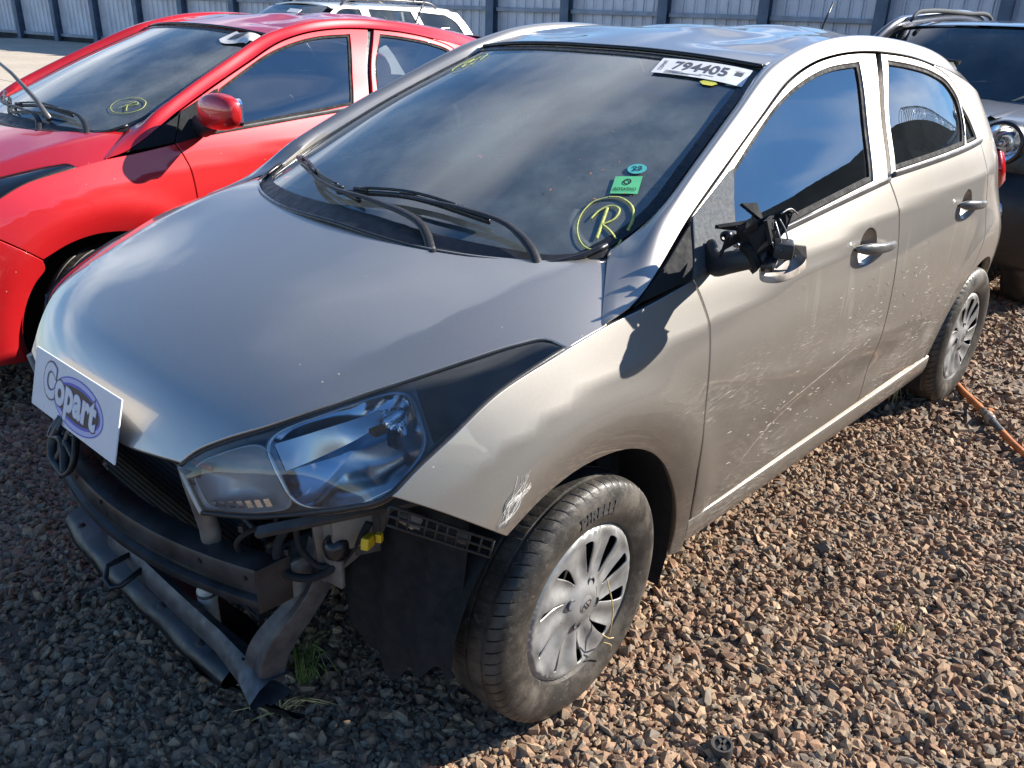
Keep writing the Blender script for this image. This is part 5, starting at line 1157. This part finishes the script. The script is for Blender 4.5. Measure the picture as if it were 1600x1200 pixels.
    for x in (-2.0, -2.9):
        for y in (-.36, .36): MB().box((x, y, 1.02), (.14, .48, .66), Matrix.Rotation(-.2, 3, 'Y'), bev=.05).build('seat', 'seat_cloth', root); MB().box((x-.10, y, 1.40), (.09, .26, .14), bev=.04).build('headrest', 'seat_cloth', root)
offroader()

# ---------------------------------------------------------------- sheet metal fence along the back, dark wall on the sun side
def fence():
    root = empty('metal_fence', (-14, -10, 0), label='tall grey corrugated sheet fence with blue posts behind the cars', cat='fence')
    root_inv = Vector((-14, -10, 0))
    fx = lambda y: -10.06-.2*(y+32.4)
    posts = [-38.8, -36.7, -34.6, -32.55, -30.41, -28.29, -26.16, -24.1, -21.94, -19.8, -17.7, -15.6, -13.44, -11.52, -9.27, -7.22, -5.12, -3.17, -1.1, 1.0, 3.1, 5.2, 7.3, 9.4, 11.5]
    e = Vector((-.2, 1, 0)).normalized(); n = Vector((1, .2, 0)).normalized(); ang = math.atan2(e.y, e.x)
    rot = Matrix.Rotation(ang, 3, 'Z'); pm = None
    for y in posts:
        b = Vector((fx(y), y, 0))-root_inv+e*.1
        m = MB()
        m.box((0, 0, 1.75), (.20, .012, 3.5), rot); m.box(n*.15, (0, 0, 0)) if False else None
        m = MB().box(n*.085+Vector((0, 0, 1.77)), (.21, .016, 3.54), rot, bev=.003).box(n*-.02+Vector((0, 0, 1.77)), (.012, .20, 3.54), rot).box(n*-.125+Vector((0, 0, 1.77)), (.21, .016, 3.54), rot, bev=.003).box(n*-.02+Vector((0, 0, .02)), (.34, .34, .04), rot)
        if pm is None: o = m.build('post', 'fence_post', root); pm = o.data
        else: o = link(bpy.data.objects.new('post', pm), root)
        o.location = b
    cells = {}
    for y0, y1 in zip(posts[:-1], posts[1:]):
        L = (Vector((fx(y1), y1, 0))-Vector((fx(y0), y0, 0))).length; k = round(L, 2)
        if k not in cells:
            V = []; F = []; per = .235; prof = []
            s = 0
            while s < L:
                for a, d in ((0, 0), (.075, 0), (.090, .028), (.125, .028), (.140, 0), (.160, 0), (.168, .010), (.182, .010), (.190, 0)):
                    if s+a < L: prof.append((s+a, d))
                s += per
            prof.append((L, 0))
            for a, d in prof:
                p = e*a-n*(.15-d); V += [p+Vector((0, 0, .16)), p+Vector((0, 0, 3.48))]
            F = [(2*i, 2*i+2, 2*i+3, 2*i+1) for i in range(len(prof)-1)]; cells[k] = (V, F)
        V, F = cells[k]; b = Vector((fx(y0), y0, 0))-root_inv+e*.1
        o = mk('sheet', V, F, 'fence_sheet', root, smooth=False); o.location = b
        for z in (.22, 1.46, 3.30):
            m = MB().box(e*(L/2)-n*.06+Vector((0, 0, z)), (L-.21, .06, .085), rot, bev=.008); r = m.build('rail', 'fence_rail', root); r.location = b
        m = MB().box(e*(L/2)-n*.14+Vector((0, 0, .08)), (L, .10, .16), rot); r = m.build('plinth', 'yard_wall', root); r.location = b
fence()
def sun_wall():
    root = empty('yard_shed', (-10, 7.4, 0), label='dark shed with coiled wire on its eaves, mirrored in the side windows', cat='building')
    prof = [(-30, 6.3), (-6, 5.9), (-1, 5.4), (6, 4.8), (6, 0), (-30, 0)]
    MB().extrude([(x, 0, z) for x, z in prof], (0, 6, 0)).build('wall', 'yard_wall', root)
    for k in range(24): MB().box((-29.5+1.5*k, -.06, 1.9), (.25, .12, 3.8), bev=.01).build('pilaster', 'fence_post', root)
    for k in range(5): MB().box((-26+8*k, -.05, 1.6), (3.0, .1, 3.2)).build('shutter_door', 'grey_trim', root)
    top = lambda x: np.interp(x, [-30, -6, -1, 6], [6.3, 5.9, 5.4, 4.8])
    pts = []
    for k in range(1500): t = k/1500; a = t*2*math.pi*60; x = -30+20*t; pts.append((x, .3+.24*math.cos(a), top(x)+.24+.24*math.sin(a)))
    MB().tube(pts, .014, 4).build('coiled_wire', 'wire_metal', root)
sun_wall()

# ---------------------------------------------------------------- ground
def grounds():
    b = NB('ground_dirt').set(base=(.17, .12, .085), rough=.9); c = b.coord()
    f = b.ramp(b.noise(c, .9, 6, .6), .35, .65); st = b.n('ShaderNodeTexVoronoi'); b.l(c, st.inputs['Vector']); st.inputs['Scale'].default_value = 38
    col = b.mixc(f, (.21, .148, .100), (.13, .090, .062)); 
    hs = b.n('ShaderNodeSeparateColor'); b.l(st.outputs['Color'], hs.inputs[0])
    col2 = b.mixc(hs.outputs[0], (.10, .075, .058), (.24, .175, .125))
    col = b.mixc(b.ramp(st.outputs['Distance'], .25, .5, .75, 0), col, col2); b.l(col, b.p.inputs['Base Color'])
    wet = b.ramp(b.noise(c, .55, 3), .52, .66); b.l(b.ramp(wet, 0, 1, .92, .55), b.p.inputs['Roughness'])
    b.bump(b.math('ADD', b.ramp(st.outputs['Distance'], 0, .6, 1, 0), b.noise(c, 90, 4)), .7, .02)
    g = mk('ground', [(-90, -90, 0), (90, -90, 0), (90, 90, 0), (-90, 90, 0)], [(0, 1, 2, 3)], 'ground_dirt'); g['kind'] = 'structure'
    b = NB('concrete').set(rough=.85); c = b.coord(); f = b.ramp(b.noise(c, .5, 8, .65), .3, .7)
    b.l(b.mixc(b.ramp(b.noise(c, 14, 5), .35, .7, 0, .5), b.mixc(f, (.46, .39, .30), (.56, .48, .375)), (.34, .30, .25)), b.p.inputs['Base Color']); b.bump(b.noise(c, 60, 5), .3, .01)
    pv = bpy.data.objects.new('pavement', None); link(pv); pv['kind'] = 'structure'
    sl = None
    for i in range(8):
        for j in range(9):
            x = 12-3.6*i; y = -9.0-3.6*j
            if x < -9.5+.2*(-y-32): continue
            m = MB().box((0, 0, 0), (3.585, 3.585, .06), bev=.006)
            if sl is None: o = m.build('slab', 'concrete', pv); sl = o.data
            else: o = link(bpy.data.objects.new('slab', sl), pv)
            o.location = (x, y, -.004+random.uniform(-.002, .003))
grounds()
def litter():
    h = empty('air_hose', (-2.45, .95, 0), label='orange hose with grey coupling running over gravel by rear wheel', cat='hose')
    W = lambda x, y, z: (x+2.45, y-.95, z)
    MB().tube(curve_n([W(-3.1, .62, .022), W(-2.75, .74, .026), W(-2.60, .83, .032), W(-2.48, .925, .035), W(-2.40, .99, .036)], 30), .0135, 12).build('orange_hose', 'orange_hose', h, smooth=True)
    MB().tube(curve_n([W(-2.41, .985, .036), W(-2.385, 1.003, .036), W(-2.36, 1.02, .036), W(-2.335, 1.04, .035)], 12), [.016, .019, .019, .015, .019, .021, .021, .018, .021, .021, .019, .016], 14).build('coupling', 'dirty_cap', h, smooth=True)
    MB().box(W(-2.40, 1.012, .046), (.03, .022, .02), Matrix.Rotation(.7, 3, 'Z'), bev=.004).build('coupling_catch', 'orange_hose', h)
    MB().tube(curve_n([W(-2.34, 1.036, .035), W(-2.29, 1.075, .033), W(-2.26, 1.10, .032)], 10), .0135, 12).build('grey_sleeve', 'grey_hose', h, smooth=True)
    MB().tube(curve_n([W(-2.265, 1.096, .032), W(-2.18, 1.165, .03), W(-2.05, 1.30, .03), W(-1.9, 1.55, .03), W(-1.95, 2.0, .03)], 30), .0125, 12).build('orange_hose', 'orange_hose', h, smooth=True)
    def tuft(loc, n, hgt, spread, mat, label, lean=(0, 0), seed=0):
        rd = random.Random(seed); t = empty('weed', loc, label=label, cat='weed'); m = MB()
        for k in range(n):
            a = rd.uniform(0, 6.28); r = spread*rd.uniform(.2, 1); hh = hgt*rd.uniform(.4, 1); b0 = (rd.uniform(-.02, .02), rd.uniform(-.02, .02), 0)
            p1 = (b0[0]+r*.4*math.cos(a)+lean[0]*.4, b0[1]+r*.4*math.sin(a)+lean[1]*.4, hh); p2 = (b0[0]+r*math.cos(a)+lean[0], b0[1]+r*math.sin(a)+lean[1], hh*rd.uniform(.3, .95))
            m.tube(curve_n([b0, p1, p2], 7), [.0022, .0022, .002, .002, .0016, .001, .0005], 4, sq=(1.4, .5))
        o = m.build('blades', mat, t, smooth=True); o['kind'] = 'stuff'
    tuft((.41, .32, .02), 34, .13, .11, 'weed_green', 'green grass tuft caught under the torn front corner of the wreck', seed=1)
    tuft((.50, .36, .0), 10, .05, .12, 'straw', 'dry straw stalks on the gravel before the wrecked nose', seed=2)
    tuft((-2.28, .66, .0), 14, .16, .06, 'straw', 'dry stalks hanging under the rear end of the silver sill', seed=3)
    tuft((-.80, 1.26, .0), 16, .05, .04, 'straw', 'pale dry seedling in the open gravel right of the front wheel', seed=4)
    # straw stuck in the front wheel cover
    m = MB()
    for p in ([(-.065, .826, .33), (-.085, .836, .24), (-.078, .838, .17)], [(-.05, .835, .19), (-.075, .838, .165), (-.10, .835, .15)], [(-.06, .835, .16), (-.085, .84, .14), (-.09, .835, .11)]): m.tube(curve_n(p, 8), .0016, 4)
    st = m.build('straw', 'straw', None, smooth=True); tag(st, 'thin straw stalks stuck in the front wheel cover', 'straw')
    # black plastic cap lying on the gravel
    cp = empty('plastic_cap', (-.112, 1.135, .018), .4, label='small black slotted plastic cap lying on the gravel near the front', cat='cap')
    MB().lathe([(.0, .010), (.017, .010), (.019, .016), (.024, .016), (.025, -.012)], 24, (0, 0, 0), 'z').build('cap_shell', 'dusty_plastic', cp, angle=35)
    for a in (-.4, .5): MB().box((0, 0, .013), (.034, .006, .006), Matrix.Rotation(a, 3, 'Z')).build('cap_rib', 'dusty_plastic', cp)
litter()
# ---------------------------------------------------------------- gravel: angular stones lying on the dirt
def gravel():
    b = NB('gravel_stone').set(rough=.82); at = b.n('ShaderNodeAttribute'); at.attribute_name = 'tint'; c = b.coord()
    b.l(b.mixc(b.ramp(b.noise(c, 140, 4, .6), .35, .7, 0, .5), at.outputs['Color'], (.16, .125, .10)), b.p.inputs['Base Color'])
    b.bump(b.noise(c, 260, 4), .35, .003)
    t = (1+5**.5)/2; base = np.array([(-1, t, 0), (1, t, 0), (-1, -t, 0), (1, -t, 0), (0, -1, t), (0, 1, t), (0, -1, -t), (0, 1, -t), (t, 0, -1), (t, 0, 1), (-t, 0, -1), (-t, 0, 1)])/math.hypot(1, t)
    tri = np.array([(0, 11, 5), (0, 5, 1), (0, 1, 7), (0, 7, 10), (0, 10, 11), (1, 5, 9), (5, 11, 4), (11, 10, 2), (10, 7, 6), (7, 1, 8), (3, 9, 4), (3, 4, 2), (3, 2, 6), (3, 6, 8), (3, 8, 9), (4, 9, 5), (2, 4, 11), (6, 2, 10), (8, 6, 7), (9, 8, 1)])
    cp = np.array(camera.matrix_world.translation[:]); f = np.array(fw[:]); rr = np.array(r2[:]); dd = np.array(d2[:])
    def vis(x, y, mg):
        v = np.stack([x, y, 0*x], 1)-cp; z = v@f; u = (v@rr)/z; w = (v@dd)/z; k = 800/1325.5
        return (z > .3) & (np.abs(u) < k*mg) & (w < .75*k*mg) & (w > -.75*k*1.2)
    n1 = np.array([[rng.uniform(-8, 3), rng.uniform(-6, 4), rng.uniform(.25, .6)] for _ in range(26)])
    def sample(n, x0, x1, y0, y1, dmin, dmax, mg):
        x = rng.uniform(x0, x1, n); y = rng.uniform(y0, y1, n); d = np.hypot(np.hypot(x-cp[0], y-cp[1]), cp[2])
        k = vis(x, y, mg) & (d >= dmin) & (d < dmax)
        bare = np.zeros(n)
        for cx, cy, rad in ((-1.75, 1.50, .30), (-2.35, 1.30, .26), (-3.2, 1.3, .35), (-2.9, .98, .22), (-.42, .93, .11), (-1.25, 1.75, .30), (-.9, 1.0, .10), (-1.5, 1.05, .12), (.9, -.35, .25)): bare = np.maximum(bare, np.exp(-((x-cx)**2+(y-cy)**2)/rad**2))
        k &= rng.uniform(0, 1, n) > .92*bare
        return x[k], y[k]
    parts = [sample(400000, -3.2, 2.0, -2.6, 2.6, 0, 3.7, 1.18)+(.0082, .0052), sample(300000, -6.5, 2.0, -5.0, 3.0, 3.7, 6.6, 1.10)+(.0105, .0055), sample(110000, -11, 2.0, -8.8, 3.0, 6.6, 10.5, 1.05)+(.016, .006)]
    XS = [p[0] for p in parts]; x = np.concatenate(XS); y = np.concatenate([p[1] for p in parts]); N = len(x)
    rad = np.concatenate([np.clip(rng.lognormal(math.log(p[2]), .40, len(p[0])), p[2]*.45, p[2]*2.4) for p in parts])
    print('stones', [len(q) for q in XS])
    n0 = len(XS[0]); order = np.argsort(-rad[:n0]); x[:n0] = x[:n0][order]; y[:n0] = y[:n0][order]; rad[:n0] = rad[:n0][order]; N1 = int(n0*.5); print('tris', N1*20+(N-N1)*8)
    octa = np.array([(1, 0, 0), (-1, 0, 0), (0, 1, 0), (0, -1, 0), (0, 0, 1), (0, 0, -1)])*1.15; otri = np.array([(0, 2, 4), (2, 1, 4), (1, 3, 4), (3, 0, 4), (2, 0, 5), (1, 2, 5), (3, 1, 5), (0, 3, 5)])
    sq = np.stack([rng.uniform(1.0, 1.5, N), rng.uniform(.75, 1.05, N), rng.uniform(.42, .72, N)], 1)[:, None]
    q = rng.normal(0, 1, (N, 4)); q[:, 1:3] *= .42; q /= np.linalg.norm(q, axis=1)[:, None]; w, i, j, k = q.T
    M = np.stack([1-2*(j*j+k*k), 2*(i*j-k*w), 2*(i*k+j*w), 2*(i*j+k*w), 1-2*(i*i+k*k), 2*(j*k-i*w), 2*(i*k-j*w), 2*(j*k+i*w), 1-2*(i*i+j*j)], 1).reshape(N, 3, 3)
    pos = np.stack([x, y, rad*.14+rng.uniform(0, .007, N)*(rng.uniform(0, 1, N) < .6)], 1)[:, None]
    def grow(bs, sl): 
        n = len(x[sl]); v = np.tile(bs[None], (n, 1, 1))*(1+rng.normal(0, .17, (n, len(bs), 1))+rng.normal(0, .07, (n, len(bs), 3)))*sq[sl]
        return np.einsum('nab,nvb->nva', M[sl], v)*rad[sl][:, None, None]+pos[sl]
    Va = grow(base, slice(0, N1)); Vb = grow(octa, slice(N1, N))
    V = np.concatenate([Va.reshape(-1, 3), Vb.reshape(-1, 3)])
    F = np.concatenate([(tri[None]+(np.arange(N1)*12)[:, None, None]).reshape(-1, 3), (otri[None]+(N1*12+np.arange(N-N1)*6)[:, None, None]).reshape(-1, 3)])
    me = bpy.data.meshes.new('gravel'); me.vertices.add(len(V)); me.vertices.foreach_set('co', V.reshape(-1).astype(np.float32))
    nf = len(F); me.loops.add(nf*3); me.loops.foreach_set('vertex_index', F.reshape(-1).astype(np.int32)); me.polygons.add(nf)
    me.polygons.foreach_set('loop_start', np.arange(0, nf*3, 3, dtype=np.int32)); me.update(calc_edges=True); me.validate()
    pal = np.array([1.0, .90, .755])*np.array([(.44, .31, .215), (.48, .37, .265), (.36, .22, .145), (.31, .265, .22), (.23, .205, .18), (.52, .43, .33), (.40, .27, .185), (.16, .135, .115)])
    c = pal[rng.choice(8, N, p=[.27, .14, .20, .11, .07, .03, .13, .05])]*rng.uniform(.50, 1.05, (N, 1)); col = np.ones((len(V), 4), np.float32); col[:, :3] = np.concatenate([np.repeat(c[:N1], 12, 0), np.repeat(c[N1:], 6, 0)])
    a = me.attributes.new('tint', 'FLOAT_COLOR', 'POINT'); a.data.foreach_set('color', col.reshape(-1))
    me.materials.append(MAT['gravel_stone']); me.polygons.foreach_set('use_smooth', np.zeros(nf, bool))
    o = link(bpy.data.objects.new('gravel', me)); tag(o, 'crushed brown and grey gravel covering the yard', 'gravel', kind='stuff')
gravel()
